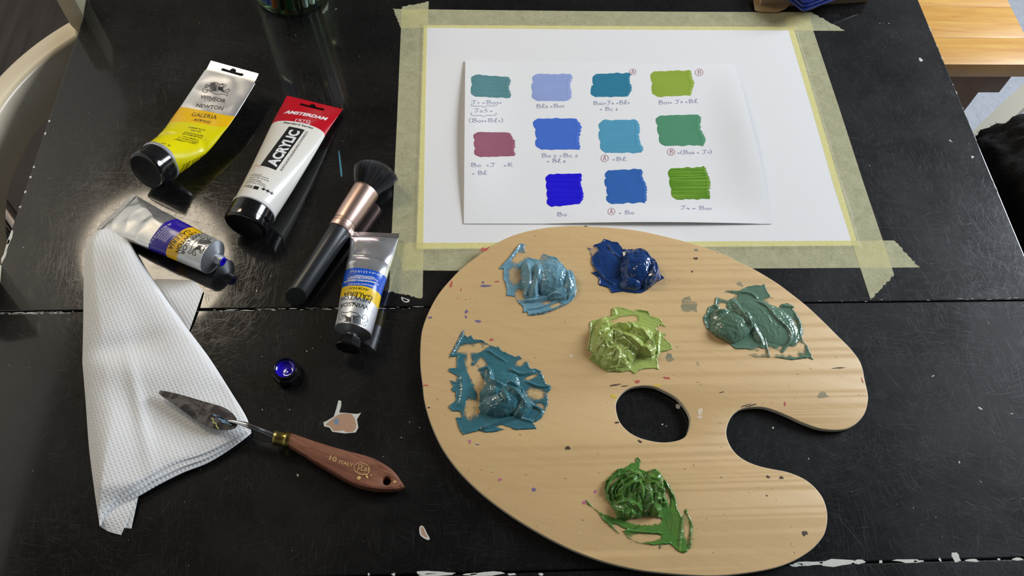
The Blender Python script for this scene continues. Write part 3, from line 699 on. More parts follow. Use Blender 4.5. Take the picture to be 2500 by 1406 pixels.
C, t_, l_, n_, *_r = T.frame(1.)
cyl_end = un(350, 424, 28.5); ax = cyl_end-C; ax /= np.linalg.norm(ax)
V, Fc = lathe([(-2.5, 19.0), (-.5, 20.0), (1.2, 20.2), (2.0, 19.6), (2.2, 18)], C, C+ax, 56); mesh('collar', V, Fc, simple('pale_grey_collar', lin((196, 198, 205)), .3, .5), ty, True, sharp=40)
flip_cap('flip_cap', C+ax*1.8, cyl_end, 19.4, 18.5, ty, (1, -.2, .1))
B_ = M['print_black']; BR = M['print_brown']
lw = LION[0]; T.put('lion_emblem', np.array(lw), LION[1], cp(8.79, 470, 140)(225, 790), cp(8.79, 470, 140)(810, 890), B_, ty, 10., yk=True)
T.text('WINSOR', k2(835, 420), k2(1050, 462), 4.6, B_, ty, .1); T.text('— & —', k2(868, 442), k2(970, 458), 2.6, B_, ty); T.text('NEWTON', k2(803, 495), k2(1030, 525), 4.6, B_, ty, .1)
T.text('GALERIA', k2(760, 572), k2(975, 603), 5.0, BR, ty); T.text('ACRYLIC', k2(777, 612), k2(928, 638), 2.8, BR, ty, .25, .2)
for s_, a_, b_ in (('CADMIUM YELLOW', (735,675), (885,703)), ('PALE HUE', (758,700), (842,716)), ('NUANCE DE JAUNE', (700,717), (862,752)), ('DE CADMIUM PALE', (685,730), (850,770)), ('TONO AMARILLO', (678,750), (825,788)), ('DE CADMIO PALIDO', (648,758), (823,808)), ('GIALLO DI CADMIO', (630,772), (803,818)), ('CHIARO', (612,776), (700,798))):
    T.text(s_, k2(*a_), k2(*b_), 1.7, BR, ty, .1)
T.text('fl oz', k2(590, 822), k2(510, 800), 3.0, BR, ty)
for i in range(8): T.text('IIIIIIIIIII', k2(705+i*23, 1050-i*13), k2(712+i*23, 985-i*12), 1.5, BR, ty, .15)
# --- white / red
k4 = cp(3.347, 520, 220)
TWP = [(760, 264, 5.5), (736, 304, 8), (700, 372, 12.5), (660, 445, 16.8), (621, 512, 20.2)]
tw = thing('paint_tube', un(690, 390, 0), 'white acrylic tube with red flat end and black flip cap', 'paint tube', TUBES)
T = Tube(TWP, 19.6, 60, .5, .75, dent=.12, seed=8); T.flip = None
setflip(T, k4(580, 185), k4(930, 245), k4(800, 120))
v1 = vb(T, k4(735, 270))
mw = band_mat('white_tube_print', [(0, 0, 0, lin((196, 12, 34)), 0, .3), (v1, .75, 0, lin((236, 232, 222)), 0, .28)], 0)
T.body('tube_body', mw, tw); hang_flap(T, 'hang_flap', mw, tw, 9, 60.5, 27, 1.5, 0.)
C, t_, l_, n_, *_r = T.frame(1.); ce = un(599, 552, 20.7); ax = (ce-C)/np.linalg.norm(ce-C)
V, Fc = lathe([(-2.5, 19.5), (-.4, 20.3), (.6, 20.4), (1.4, 19.8), (1.5, 18)], C, C+ax, 56); mesh('collar', V, Fc, simple('white_collar', lin((222, 220, 216)), .3), tw, True, sharp=40)
flip_cap('flip_cap', C+ax*1.3, ce, 19.9, 19, tw, (1, -.4, .4))
T.text('AMSTERDAM', k4(577, 190), k4(930, 250), 5.0, M['print_white'], tw, .45, .25)
for a_, b_, hh in ((k4(668, 268), k4(785, 284), .5), (k4(680, 236), k4(792, 250), .5)):
    V, Fc = ribbon([(0, 0), (10, 0)], hh); T.put('printed_frame', np.array(V), Fc, a_, b_, M['print_white'], tw, 10)
V, Fc = ribbon([(0, 0), (10, 0)], .6); T.put('printed_frame', np.array(V), Fc, k4(668, 268), k4(680, 236), M['print_white'], tw, 10); T.put('printed_frame', np.array(V), Fc, k4(785, 284), k4(792, 250), M['print_white'], tw, 10)
T.text('A I L', k4(692, 252), k4(780, 264), 2.4, M['print_white'], tw, .3); T.text('ACRYLICS', k4(674, 266), k4(780, 282), 1.8, M['print_white'], tw, .2)
T.text('Standard Series', k4(572, 270), k4(815, 318), 2.8, B_, tw, .22)
q4 = [k4(*q) for q in ((385, 617), (513, 655), (750, 325), (622, 297))]; LB = [T.lab(*q) for q in q4]
Vq, Fq = subdiv([(*p, 0) for p in LB], [[0, 1, 2, 3]], 2.5); mesh('printed_black_box', T.wrap([p[:2] for p in Vq], .07), Fq, B_, tw, True)
T.text('ACRYLIC', k4(513, 628), k4(712, 338), 9.5, M['print_white'], tw, .42, off=.2)
T.text('ACRYL/ACRYLIQUE/ACRÍLICO/ACRILICO', k4(562, 664), k4(778, 340), 2.1, B_, tw, .15)
for s_, a_, b_ in (('TITANWIT', (315,692), (400,700)), ('TITANIUM WHITE', (305,704), (450,728)), ('BLANC DE TITANE', (297,718), (452,748)), ('TITANWEISS', (290,732), (392,750)), ('BLANCO TITANIO', (280,747), (425,778)), ('BIANCO DI TITANIO', (268,762), (430,796))):
    T.text(s_, k4(*a_), k4(*b_), 1.15, B_, tw, .12)
T.text('105', k4(254, 790), k4(312, 802), 3.2, B_, tw, .12); T.text('+++', k4(388, 815), k4(488, 866), 4.2, B_, tw, .5)
V, Fc = ribbon([(0, 0), (10, 0)], 4.0); T.put('printed_square', np.array(V), Fc, k4(332, 793), k4(372, 803), B_, tw, 10)
for a_, b_ in (((300, 640), (340, 618)), ((340, 618), (395, 628)), ((345, 612), (385, 620))):
    V, Fc = ribbon([(0, 0), (10, 0)], .35); T.put('red_paint_smudge', np.array(V), Fc, k4(*a_), k4(*b_), simple('pink_paint_smudge', lin((226, 130, 130)), .5), tw, 10)
# --- metal tubes
def nozzle(T, parent, dirpt, Rn, Ln, capped, cone=5.0):
    C, t_, l_, n_, *_r = T.frame(1.); ax = (dirpt-C)/np.linalg.norm(dirpt-C); R = T.R
    prof = [(-1.0, R*.99), (.0, R*1.02), (.7, R*1.02), (1.0, R*.97), (1.3, R*.90), (cone, Rn*1.25), (cone+.3, Rn*1.05)]
    V, Fc = lathe(prof, C, C+ax, 56); mesh('shoulder', V, Fc, M['neck_metal'], parent, True, sharp=28)
    th = [(cone, Rn*.9)]
    z = cone+.2
    while z < cone+Ln-1: th += [(z, Rn*.9), (z+.45, Rn*1.02), (z+.8, Rn*1.02), (z+1.2, Rn*.9)]; z += 1.45
    th += [(cone+Ln-.5, Rn*.92), (cone+Ln, Rn*.86), (cone+Ln, Rn*.62), (cone+Ln-3, Rn*.58), (cone+Ln-3.01, .01)]
    V, Fc = lathe(th, C, C+ax, 40); nk = mesh('threaded_neck', V, Fc, M['neck_metal'], parent, True, sharp=28)
    return C, ax, nk
k3 = cp(3.515, 180, 420); k6 = cp(10.04, 430, 560)
tu = thing('paint_tube', un(420, 575, 0), 'open silver tube with deep blue and yellow bands, tail tucked under the paper towel', 'paint tube', TUBES)
T = Tube([(291, 520, 3.2), (335, 541, 8.5), (388, 566, 14.0), (428, 584, 15.5), (470, 604, 16.2), (518, 627, 16.3)], 15.6, 47, .6, .55, dent=1.7, seed=5); T.flip = None
setflip(T, k3(986, 493), k3(807, 654), k3(1080, 640))
(v1, t1), (v2, t2), (v3, t3) = bfit(T, k3(845, 402), k3(745, 496), k3(640, 594)), bfit(T, k3(965, 478), k3(872, 575), k3(785, 665)), bfit(T, k3(1045, 527), k3(957, 620), k3(880, 706))
mu = band_mat('deep_blue_tube_print', [(0, 0, 0, (.86, .85, .82, 1), .85, .2), (v1, .0, t1, lin((44, 22, 158)), 0, .25), (v2, 0, t2, lin((250, 196, 18)), 0, .3), (v3, 0, t3, (.66, .67, .65, 1), .55, .34)], 1)
T.body('tube_body', mu, tu, nv=110, nt=90); crimp(T, 'crimped_end', M['steel'], tu, 5, 1.8)
C, ax, nk = nozzle(T, tu, un(545, 639, 16.5), 5.0, 6.5, False)
V, Fc = lathe([(4.2, 3.6), (11.9, 4.2), (12.1, 3.9), (12.1, 2.4), (9, 1.9), (8.9, .02)], C, C+ax, 32); mesh('wet_paint', V, Fc, M['ultra'], tu, True, sharp=35)
T.text('GALERIA', k3(986, 493), k3(807, 654), 4.2, B_, tu, .1); T.text('ACRYLIC', k3(925, 508), k3(806, 622), 2.0, B_, tu, .2, .2)
T.text('WINSOR', k6(570, 101), k6(102, 591), 4.0, B_, tu, .1); T.text('NEWTON', k6(440, 56), k6(-18, 551), 4.0, B_, tu, .1); T.text('— & —', k6(440, 150), k6(140, 460), 2.0, B_, tu)
T.put('lion_emblem', np.array(lw), LION[1], k6(600, 150), k6(215, 640), B_, tu, 10., yk=True)
T.text('60 ml e 2.0 US fl oz', k3(830, 440), k3(650, 610), 2.3, M['print_white'], tu)
for i, s_ in enumerate(('ULTRAMARINE', 'OUTREMER', 'ULTRAMAR', 'OLTREMARE', 'ULTRAMARIN')): T.text(s_, k3(868-i*16, 500-i*10+8), k3(775-i*16, 590-i*9+8), 1.4, M['print_white'], tu)
k8 = cp(7.81, 800, 540); k1 = cp(2.6525, 660, 370)
tc_ = thing('paint_tube', un(890, 700, 0), 'capped silver tube with bright blue and yellow bands, beside the masking tape', 'paint tube', TUBES)
T = Tube([(914, 579, 7), (907, 620, 9.5), (896, 664, 12.5), (884, 708, 14.5), (874, 760, 15.9), (862, 809, 16.2)], 15.6, 45, .6, .55, dent=1.3, seed=12, crease=[(.30, .1, .018, 1.0, .9, -.02)]); T.flip = None
setflip(T, k1(660, 928), k1(475, 905), k1(540, 1060))
(v1, t1), (v2, t2), (v3, t3) = bfit(T, k8(340, 915), k8(700, 985), k8(1110, 1005)), bfit(T, k8(290, 1250), k8(600, 1258), k8(900, 1290)), bfit(T, k1(450, 945), k1(555, 952), k1(670, 975))
mc = band_mat('bright_blue_tube_print', [(0, 0, 0, (.84, .85, .88, 1), .85, .22), (v1, 0, t1, lin((20, 84, 200)), 0, .26), (v2, 0, t2, lin((238, 198, 30)), 0, .3), (v3, 0, t3, (.68, .70, .73, 1), .55, .32)], 1)
T.body('tube_body', mc, tc_, nv=110, nt=90); crimp(T, 'crimped_end', M['steel'], tc_, 5, 1.6)
C, ax, nk = nozzle(T, tc_, un(849, 850, 16.4), 5.4, 4, True, 4.0)
def oct_cap(name, A, B, r0, r1, L, parent=None, open_=False):
    sq = lambda a: 1/max(math.cos((a+math.pi/8) % (math.pi/4)-math.pi/8), .5)*.96
    prof = [(0, r1*.98), (1.2, r1), (1.3, r1*1.0), (L-1.5, r0), (L-.5, r0*.97), (L, r0*.9), (L, .01)]
    V, Fc = lathe(prof, A, B, 64, sq=sq); return V, Fc
V, Fc = oct_cap('screw_cap', C+ax*6.3, C+ax*8, 10.8, 8.4, 10.5); mesh('screw_cap', V, Fc, M['black_plastic'], tc_, True, sharp=22)
T.text('GALERIA', k1(665, 940), k1(478, 915), 4.3, B_, tc_, .1); T.text('ACRYLIC', k8(795, 1305), k8(385, 1270), 1.9, B_, tc_, .2, .2)
T.text('NEWTON', k1(652, 962), k1(458, 948), 4.0, B_, tc_, .1); T.text('WINSOR', k1(640, 1003), k1(455, 990), 4.0, B_, tc_, .1); T.text('— & —', k1(620, 992), k1(475, 980), 1.6, B_, tc_)
T.put('lion_emblem', np.array(lw), LION[1], k1(628, 1050), k1(450, 1030), B_, tc_, 10., yk=True)
T.text('60 ml e 2.0 US fl oz', k8(1000, 1012), k8(440, 948), 2.4, M['print_white'], tc_)
for s_, a_, b_ in (('Series/Série/Serie 1', (890,1063), (515,1022)), ('COELINBLAU FARBTON', (930,1098), (430,1055)), ('BLU CERULEO IMITAZIONE', (960,1136), (380,1085)), ('TONO DE AZUL CERULEO', (930,1172), (385,1120)), ('NUANCE DE BLEU CÉRULÉUM', (975,1205), (320,1155)), ('CERULEAN BLUE HUE', (885,1236), (400,1192))):
    T.text(s_, k8(*a_), k8(*b_), 1.6, M['print_white'], tc_, .1)
# loose cap with paint
A = un(704, 914, 0); lc = thing('tube_cap', A, 'small loose black screw cap holding wet ultramarine paint', 'cap')
sq = lambda a: 1/max(math.cos((a+math.pi/8) % (math.pi/4)-math.pi/8), .5)*.95
V, Fc = lathe([(0, 11.2), (.6, 12.2), (8.5, 11.4), (9.3, 10.6)], A, A+(0, 0, 1), 64, sq=sq, cap=True); mesh('cap_base', V, Fc, M['black_plastic'], lc, True, sharp=24)
V, Fc = lathe([(9.2, 10.3), (13.6, 9.7), (14.2, 9.4), (14.2, 8.6), (13, 8.3), (9.6, 8.0), (9.5, .01)], A, A+(0, 0, 1), 48, cap=False); mesh('rim', V, Fc, M['black_plastic'], lc, True, sharp=35)
V, Fc = [], []
for j in range(9):
    for k in range(32):
        rr_, a_ = 7.9*j/8, 2*math.pi*k/32; V.append(A+(rr_*math.cos(a_), rr_*math.sin(a_), 9.9+.9*math.exp(-((rr_*math.cos(a_)-2.5)**2+(rr_*math.sin(a_)+3)**2)/9)+1.6*(j/8)**6))
Fc = [[j*32+k, j*32+(k+1) % 32, (j+1)*32+(k+1) % 32, (j+1)*32+k] for j in range(8) for k in range(32)]
mesh('wet_paint', V, Fc, M['ultra'], lc)
# ================================================================== KABUKI BRUSH
bt = thing('makeup_brush', un(800, 590, 0), 'dense dark bristle brush with rose gold ferrule and matt black handle', 'brush')
E0, F0, F1 = un(716, 733, 9.5), un(829.5, 561, 11.2), un(894.5, 465, 12.6); axb = F1-E0; Lb = np.linalg.norm(axb); axb /= Lb
tF0 = (F0-E0)@axb
V, Fc = lathe([(4, 8.6), (6, 8.9), (30, 9.3), (60, 9.9), (tF0-1.5, 10.6), (tF0-.6, 10.4), (tF0, 10.0)], E0, E0+axb, 48)
V = np.array(V); sl = np.array(un(705, 745, 3))-np.array(un(733, 728, 14))
lat = np.cross(axb, (0, 0, 1)); 
for i in range(48*2):
    q = V[i]-E0; V[i] = V[i]-axb*((q@lat)*.35*-1+4*0+(V[i][2]-9.5)*-.55)
mesh('handle', V, Fc, M['black_handle'], bt, True, sharp=40)
tF1 = (F1-E0)@axb
V, Fc = lathe([(tF0-.6, 10.9), (tF0+.2, 11.2), (tF0+4.2, 11.3), (tF0+4.4, 10.9), (tF0+5.0, 10.9), (tF0+5.2, 11.3), (tF0+7.4, 11.3), (tF0+7.6, 10.9), (tF0+8.4, 10.9), (tF0+8.8, 11.4), (tF0+20, 12.2), (tF1-3, 12.9), (tF1-1, 12.9), (tF1, 12.4), (tF1-.4, 11.4)], E0, E0+axb, 56)
mesh('ferrule', V, Fc, M['rose'], bt, True, sharp=32)
u_ = np.cross(axb, (0, 0, 1)); u_ /= np.linalg.norm(u_); w_ = np.cross(u_, axb)
V, Fc = [], []
r = random.Random(5); strands = []
for k in range(5200):
    a_ = r.uniform(0, 2*math.pi); q = math.sqrt(r.random()); r0 = q*11.2; r1 = q*22.5*(1 if math.sin(a_) > 0 else .62)
    end = 29-8.5*q**3+r.uniform(-.9, .6)+3.0*math.cos(a_)*q; base = F1-axb*1
    P = []
    for t in (0, .5, 1.): rr_ = r0+(r1-r0)*t**.8; P.append(base+axb*end*t+u_*rr_*math.cos(a_)+w_*rr_*math.sin(a_)+u_*r.uniform(-.25, .25)*t)
    wd2 = .14; i0 = len(V)
    for i, p in enumerate(P):
        for m_ in range(3): aa = 2.1*m_+a_; V.append(p+(u_*math.cos(aa)+w_*math.sin(aa))*wd2*(1-.55*i/2))
    for i in range(2):
        for m_ in range(3): m2 = (m_+1) % 3; Fc.append([i0+i*3+m_, i0+i*3+m2, i0+i*3+3+m2, i0+i*3+3+m_])
    Fc.append([i0+6, i0+7, i0+8])
t = NT('dark_bristle_fibre'); mb = t.done(t.bsdf(t.mix(t.noise(t.coord(), 900, 2), (.02, .021, .024, 1), (.13, .132, .138, 1)), .4))
tag(mesh('bristles', V, Fc, mb, bt, False), kind='stuff')
V, Fc = lathe([(-1, 11), (5, 12.3), (12, 14), (19, 15), (24, 13.2), (27, 8.5), (28.5, .1)], F1, F1+axb, 40); mesh('bristle_core', V, Fc, mb, bt)
# ================================================================== PALETTE KNIFE
pk = thing('palette_knife', un(760, 1090, 0), 'trowel shaped palette knife with brown wooden handle, blade resting on the paper towel', 'palette knife')
c3 = cp(2.991, 360, 850)
HZ = 6.6
top = [c3(*q) for q in ((1030,640),(1045,628),(1200,680),(1400,740),(1600,790),(1700,832),(1790,890),(1850,965),(1882,1018))]
bot = [c3(*q) for q in ((1876,1030),(1830,1046),(1780,1050),(1650,1046),(1500,1005),(1300,895),(1100,770),(1005,716),(1005,690))]
ztop = 12.
lp = [un(x, y, ztop*.8 if i < len(top) else ztop*.35)[:2] for i, (x, y) in enumerate(top+bot)]
hc = un(*c3(1745, 965), ztop)[:2]; hole = [hc+3.1*np.array([math.cos(a), math.sin(a)]) for a in np.linspace(0, 2*math.pi, 25)[:-1]]
V2, Fc = slab2d([crom(lp[:len(top)], 3, False).tolist()+crom(lp[len(top):], 3, False).tolist(), hole], 5.9, 2.3, 1)
fe = un(*c3(1020, 665), 14)[:2]; tp = un(*c3(1880, 1022), 6)[:2]; dh = (tp-fe)/np.linalg.norm(tp-fe); LH = np.linalg.norm(tp-fe)
def hz(x, y): s_ = ((np.array([x, y])-fe)@dh)/LH; return 6.1+3.4*max(0, 1-s_)
V = [(x, y, hz(x, y)+z*(1-.35*max(0, ((np.array([x, y])-fe)@dh)/LH-.75)/.25)) for x, y, z in V2]
hd = mesh('handle', V, Fc, M['handle'], pk, True, sharp=25)
def on_handle(px, py):
    z = 13
    for _ in range(4): P = un(px, py, z); z = hz(P[0], P[1])+5.97*(1-.35*max(0, ((P[:2]-fe)@dh)/LH-.75)/.25)
    return np.array([P[0], P[1], z+.06])
def stamp(txt, L, R_, h_px, bold=.1):
    V0, F0_ = text_geo(txt, 1., None, bold); V0[:, 1] /= V0[:, 1].max(); V0, F0_ = subdiv(V0, F0_, .4); L, R_ = np.array(L), np.array(R_); d = R_-L; up = np.array([d[1], -d[0]])/np.linalg.norm(d)*h_px
    return [on_handle(*(L+d*p[0]+up*p[1])) for p in V0], F0_
for txt, L, R_, hp in (('10', c3(1325, 815), c3(1375, 832), 12), ('ITALY', c3(1397, 840), c3(1497, 868), 8.5)):
    V, Fc = stamp(txt, L, R_, hp); mesh('stamped_text', V, Fc, M['stamp'], hd, False)
oc = c3(1565, 880)
P = [on_handle(oc[0]+19.5*math.cos(a)*math.cos(.27)-14*math.sin(a)*math.sin(.27), oc[1]+19.5*math.cos(a)*math.sin(.27)+14*math.sin(a)*math.cos(.27)) for a in np.linspace(0, 2*math.pi, 41)]
def ink3(P, w): R2, Fc = ribbon([p[:2] for p in P], w); return [(a[0], a[1], P[i//2][2]) for i, a in enumerate(R2)], Fc
ps = [ink3(P, .45)]
for st in ([(1530,905),(1545,850)], [(1538,855),(1565,850),(1560,870),(1540,876),(1572,895)], [(1590,856),(1568,862),(1566,885),(1582,892),(1588,876),(1578,876)], [(1585,910),(1600,866),(1600,900),(1620,868),(1612,905)], [(1540,905),(1560,920),(1590,918),(1610,925)]):
    q = crom(st, 5, False) if len(st) > 2 else st; ps.append(ink3([on_handle(*c3(*a)) for a in q], .4))
V, Fc = merge(ps); mesh('stamped_logo', V, Fc, M['stamp'], hd, False)
for (x, y, rx, ry) in ((1544, 947, 4.6, 4), (1805, 976, 3.6, 3), (1602, 938, 2.2, 4.5), (1632, 928, 1.4, 2)):
    p = on_handle(*c3(x, y)); V, Fc = fan(blob_poly(p[0], p[1], rx*.36, ry*.36, .5, 14, .08, x), p[2]+.02); mesh('pale_paint_spot', V, Fc, M['stamp'], hd, False)
fA, fB = un(*c3(1020, 668), 11.5), un(*c3(920, 650), 13.5)
dF = (fB-fA)/np.linalg.norm(fB-fA); LF = np.linalg.norm(fB-fA)
V, Fc = lathe([(-2, 6.3), (1, 6.3), (1.6, 5.9), (LF-2.5, 5.6), (LF-1.5, 6.0), (LF-.5, 5.7), (LF, 5.0), (LF+.2, 1)], fA, fB, 40); mesh('ferrule', V, Fc, M['brass'], pk, True, sharp=32)
rod = [un(*c3(925, 643), 13.8), un(*c3(860, 615), 16), un(*c3(800, 590), 19), un(*c3(740, 566), 20.5), un(*c3(680, 548), 20.2), un(*c3(620, 534), 19.6), un(*c3(590, 530), 19.3)]
V, Fc = tube_path(crom(rod, 5, False), list(np.linspace(2.6, 2.3, 15))+list(np.linspace(2.3, .8, 16)), 16); mesh('shank', V, Fc, M['steel'], pk)
bl = [c3(*q) for q in ((84,325),(92,313),(112,310),(250,340),(400,383),(500,410),(560,432),(610,465),(645,505),(655,540),(650,568),(628,585),(570,595),(480,582),(380,542),(280,472),(180,402),(95,342))]
BZ = 18.3
lpb = crom([un(x, y, BZ)[:2] for x, y in bl], 4); V2, Fc = slab2d([lpb], .35)
b0 = un(*c3(90, 328), BZ)[:2]
V = [(x, y, BZ+z-1.0*math.sin(min(1, np.linalg.norm(np.array([x, y])-b0)/95)*math.pi)) for x, y, z in V2]
t = NT('smeared_steel_blade'); v = t.coord(); f1 = t.ramp(t.noise(v, 60, 3, .6, 1.5), .45, .6); f2 = t.ramp(t.noise(v, 500, 3), .5, .65)
base = t.mix(f1, (.035, .03, .032, 1), (.10, .095, .095, 1)); mbld = t.done(t.bsdf(base, t.math('ADD', t.math('MULTIPLY', f1, .2), .25), .3, t.bump(f2, .05, .0003), .5))
bd_ = mesh('blade', V, Fc, mbld, pk, True, sharp=40)
def smear(pts, w, mat, nm): 
    P = [np.array(un(*c3(*q), BZ-.2)) for q in pts]; V, Fc = ink3([p+(0, 0, .25) for p in crom(P, 5, False)], w); mesh(nm, V, Fc, mat, bd_, False)
yl = simple('dried_yellow_paint', lin((196, 206, 110)), .5); bl_ = simple('dried_blue_paint', lin((120, 160, 190)), .5)
smear([(463,512),(475,515),(482,530),(480,545),(500,548),(505,570),(522,590)], .7, yl, 'dried_paint_line')
for st in ([(480,485),(520,500),(560,520)], [(500,495),(545,512),(590,530)], [(520,515),(560,530),(600,545)], [(540,535),(575,548),(615,560)], [(555,520),(600,535)]): smear(st, 1.0, bl_, 'dried_paint_line')
# ================================================================== PALETTE
PZ = 6.4
q1, q2, q3 = cp(3.514, 1000, 540), cp(3.905, 1600, 640), cp(2.779, 1700, 900)
out = [q1(*q) for q in ((110,1406),(92,1250),(92,1070),(110,920),(170,760),(250,620),(350,500),(450,400),(600,285),(750,185),(900,115),(1100,65),(1300,42),(1500,40),(1900,70),(2200,130),(2460,200))]+[(1760,617),(1805,640)]+[q2(*q) for q in ((950,70),(1150,190),(1300,300),(1450,420),(1600,560),(1740,700),(1860,820),(1960,960))]+[q3(*q) for q in ((1145,80),(1165,170),(1165,225),(1145,300),(1100,360),(1040,400),(980,415),(900,415),(820,402),(720,366),(620,320),(530,283),(450,262),(370,262),(300,276),(250,312),(217,370),(205,440),(225,510),(270,575),(340,625),(430,660),(520,680),(620,700),(720,740),(790,790),(850,860),(880,930),(891,1000),(885,1070),(860,1140),(780,1230),(650,1310),(500,1360),(300,1392),(100,1406))]+[(1640,1401),(1550,1390),(1460,1367),(1380,1335),(1300,1292),(1230,1247),(1170,1200),(1120,1150),(1080,1095),(1052,1035),(1036,980)]
hole = [cp(6.25, 1480, 920)(*q) for q in ((150,480),(172,350),(257,235),(380,165),(560,135),(740,155),(900,225),(1060,315),(1180,440),(1265,590),(1275,720),(1220,890),(1100,965),(880,997),(650,967),(450,900),(300,797),(197,660))]
palz = lambda q: un(*q, PZ)[:2]
OUT2 = crom([palz(q) for q in out], 4); HOL2 = crom([palz(q) for q in hole], 5)
pal = thing('artist_palette', (un(1560, 980, 0)[0], un(1560, 980, 0)[1], 1), 'large wooden palette with thumb hole and rounded notch, stained with paint specks', 'palette')
V2, Fc = slab2d([OUT2, HOL2], 2.5, .8, 2)
bdm = mesh('board', [(x, y, z+PZ-2.5) for x, y, z in V2], Fc, [M['palette'], M['ply_edge']], pal, True, sharp=35)
for p in bdm.data.polygons:
    if p.normal.z < .93: p.material_index = 1
_t = NT('thin_dried_teal_paint'); _v = _t.coord(scale=(20, 260, 1), rot=(0, 0, .2)); _tr = _t.n('ShaderNodeBsdfTransparent')
TEALM = _t.done(_t.shmix(_t.ramp(_t.noise(_v, 1, 4), .3, .7, .15, .7), _tr.outputs[0], _t.bsdf(lin((118, 142, 124)), .6)))
stc = {'red': simple('dried_red_paint', lin((196, 96, 84)), .6), 'purple': simple('dried_violet_paint', lin((120, 110, 150)), .6), 'teal': TEALM, 'dark': simple('dried_dark_paint', lin((80, 62, 42)), .6), 'white': simple('dried_white_paint', lin((226, 206, 176)), .6), 'yellow': simple('dried_ochre_paint', lin((222, 196, 60)), .6), 'pink': simple('dried_pink_paint', lin((196, 110, 140)), .6)}
sk = [('red',1182,610,14,5,-.8),('red',1101,694,4,14,.3),('red',1125,708,2,5,0),('red',1214,687,8,3,0),('red',1199,829,7,4,-.3),('red',1645,1281,0,0,0),('red',1627,923,9,4,0),('red',1556,932,10,5,0),('purple',1186,698,17,5,0),('purple',1180,690,5,4,.5),('purple',1140,760,5,6,0),('purple',1138,773,4,5,0),('purple',1166,784,9,5,.4),('purple',1302,1194,6,6,0),('purple',1165,1085,5,2,0),('teal',1684,744,20,19,0),('teal',1634,872,10,8,-.5),('teal',1700,610,5,4,0),('teal',2010,965,12,9,0),('teal',1703,890,4,6,0),('teal',1806,694,7,7,0),('dark',1699,632,6,5,0),('dark',1966,1300,8,7,.3),('dark',1876,1164,4,3,0),('dark',1907,1165,5,4,0),('dark',1872,1210,2,2,0),('dark',1562,1078,8,3,.7),('dark',1502,940,12,3,-.2),('dark',1525,942,14,2,-.1),('dark',1506,1032,7,3,0),('dark',2043,898,18,2,-.1),('white',1710,1005,8,12,.3),('white',1706,1018,9,5,-.5),('white',1395,870,5,6,0),('yellow',1499,969,8,6,0),('yellow',1608,942,12,3,-.3),('pink',1427,1225,5,6,0),('pink',1452,1200,4,3,-.5),('pink',1148,1078,5,5,0),('red',1040,940,6,3,0),('red',1915,985,3,8,.6),('red',2106,930,2,8,0),('dark',1046,995,4,2,0),('dark',1152,1262,0,0,0),('dark',1386,1093,6,8,.6),('dark',1430,552,6,2,0),('pink',1220,1170,5,4,0),('purple',1050,775,8,3,0),('red',1770,1150,0,0,0),('dark',1514,1235,3,3,0),('dark',1890,714,0,0,0),('dark',1690,663,3,3,0),('teal',1190,705,0,0,0),('dark',1760,958,7,2,-.3),('dark',1830,990,22,2,-.3)]
for i, (c, x, y, rx, ry, ro) in enumerate(sk):
    if rx == 0: continue
    P = palz((x, y)); n_ = 1 if max(rx, ry) < 5 else (3 if c != 'teal' else 1)
    for k in range(n_):
        rs = random.Random(i*9+k); ox, oy = (rs.uniform(-rx, rx)*.2, rs.uniform(-ry, ry)*.2) if k else (0, 0); sc_ = (1 if n_ == 1 else .55)
        V, Fc = fan(blob_poly(P[0]+ox, P[1]+oy, rx*.38*sc_, ry*.38*sc_, -ro, 13, .45, i*5+k), PZ+.03+.05*k, .08); mesh('dried_paint_stain', V, Fc, stc[c], pal, False)
rs = random.Random(77)
def inpoly(px, py, poly):
    x, y = np.asarray(px), np.asarray(py); ins = np.zeros(x.shape, bool); n = len(poly); j = n-1
    for i in range(n):
        xi, yi = poly[i][:2]; xj, yj = poly[j][:2]
        c = ((yi > y) != (yj > y)) & (x < (xj-xi)*(y-yi)/(yj-yi+1e-12)+xi); ins ^= c; j = i
    return ins
parts = {c: [] for c in ('dark', 'white', 'red')}
for k in range(420):
    x, y = rs.uniform(1030, 2110), rs.uniform(560, 1395); P = palz((x, y))
    if not inpoly(P[0], P[1], OUT2) or inpoly(P[0], P[1], HOL2): continue
    c = rs.choice(('dark', 'dark', 'white', 'white', 'red')); s_ = rs.uniform(.15, .55)
    ln = rs.uniform(1, 6) if c == 'white' else rs.uniform(1, 2.5)
    lp = blob_poly(P[0], P[1], s_*ln, s_*.5, rs.uniform(-1.2, .3), 7, .3, k); parts[c].append(([(a, b, PZ+.05) for a, b in lp], [list(range(7))]))
for c in parts: V, Fc = merge(parts[c]); tag(mesh('paint_specks', V, Fc, stc[c], pal, False), kind='stuff')
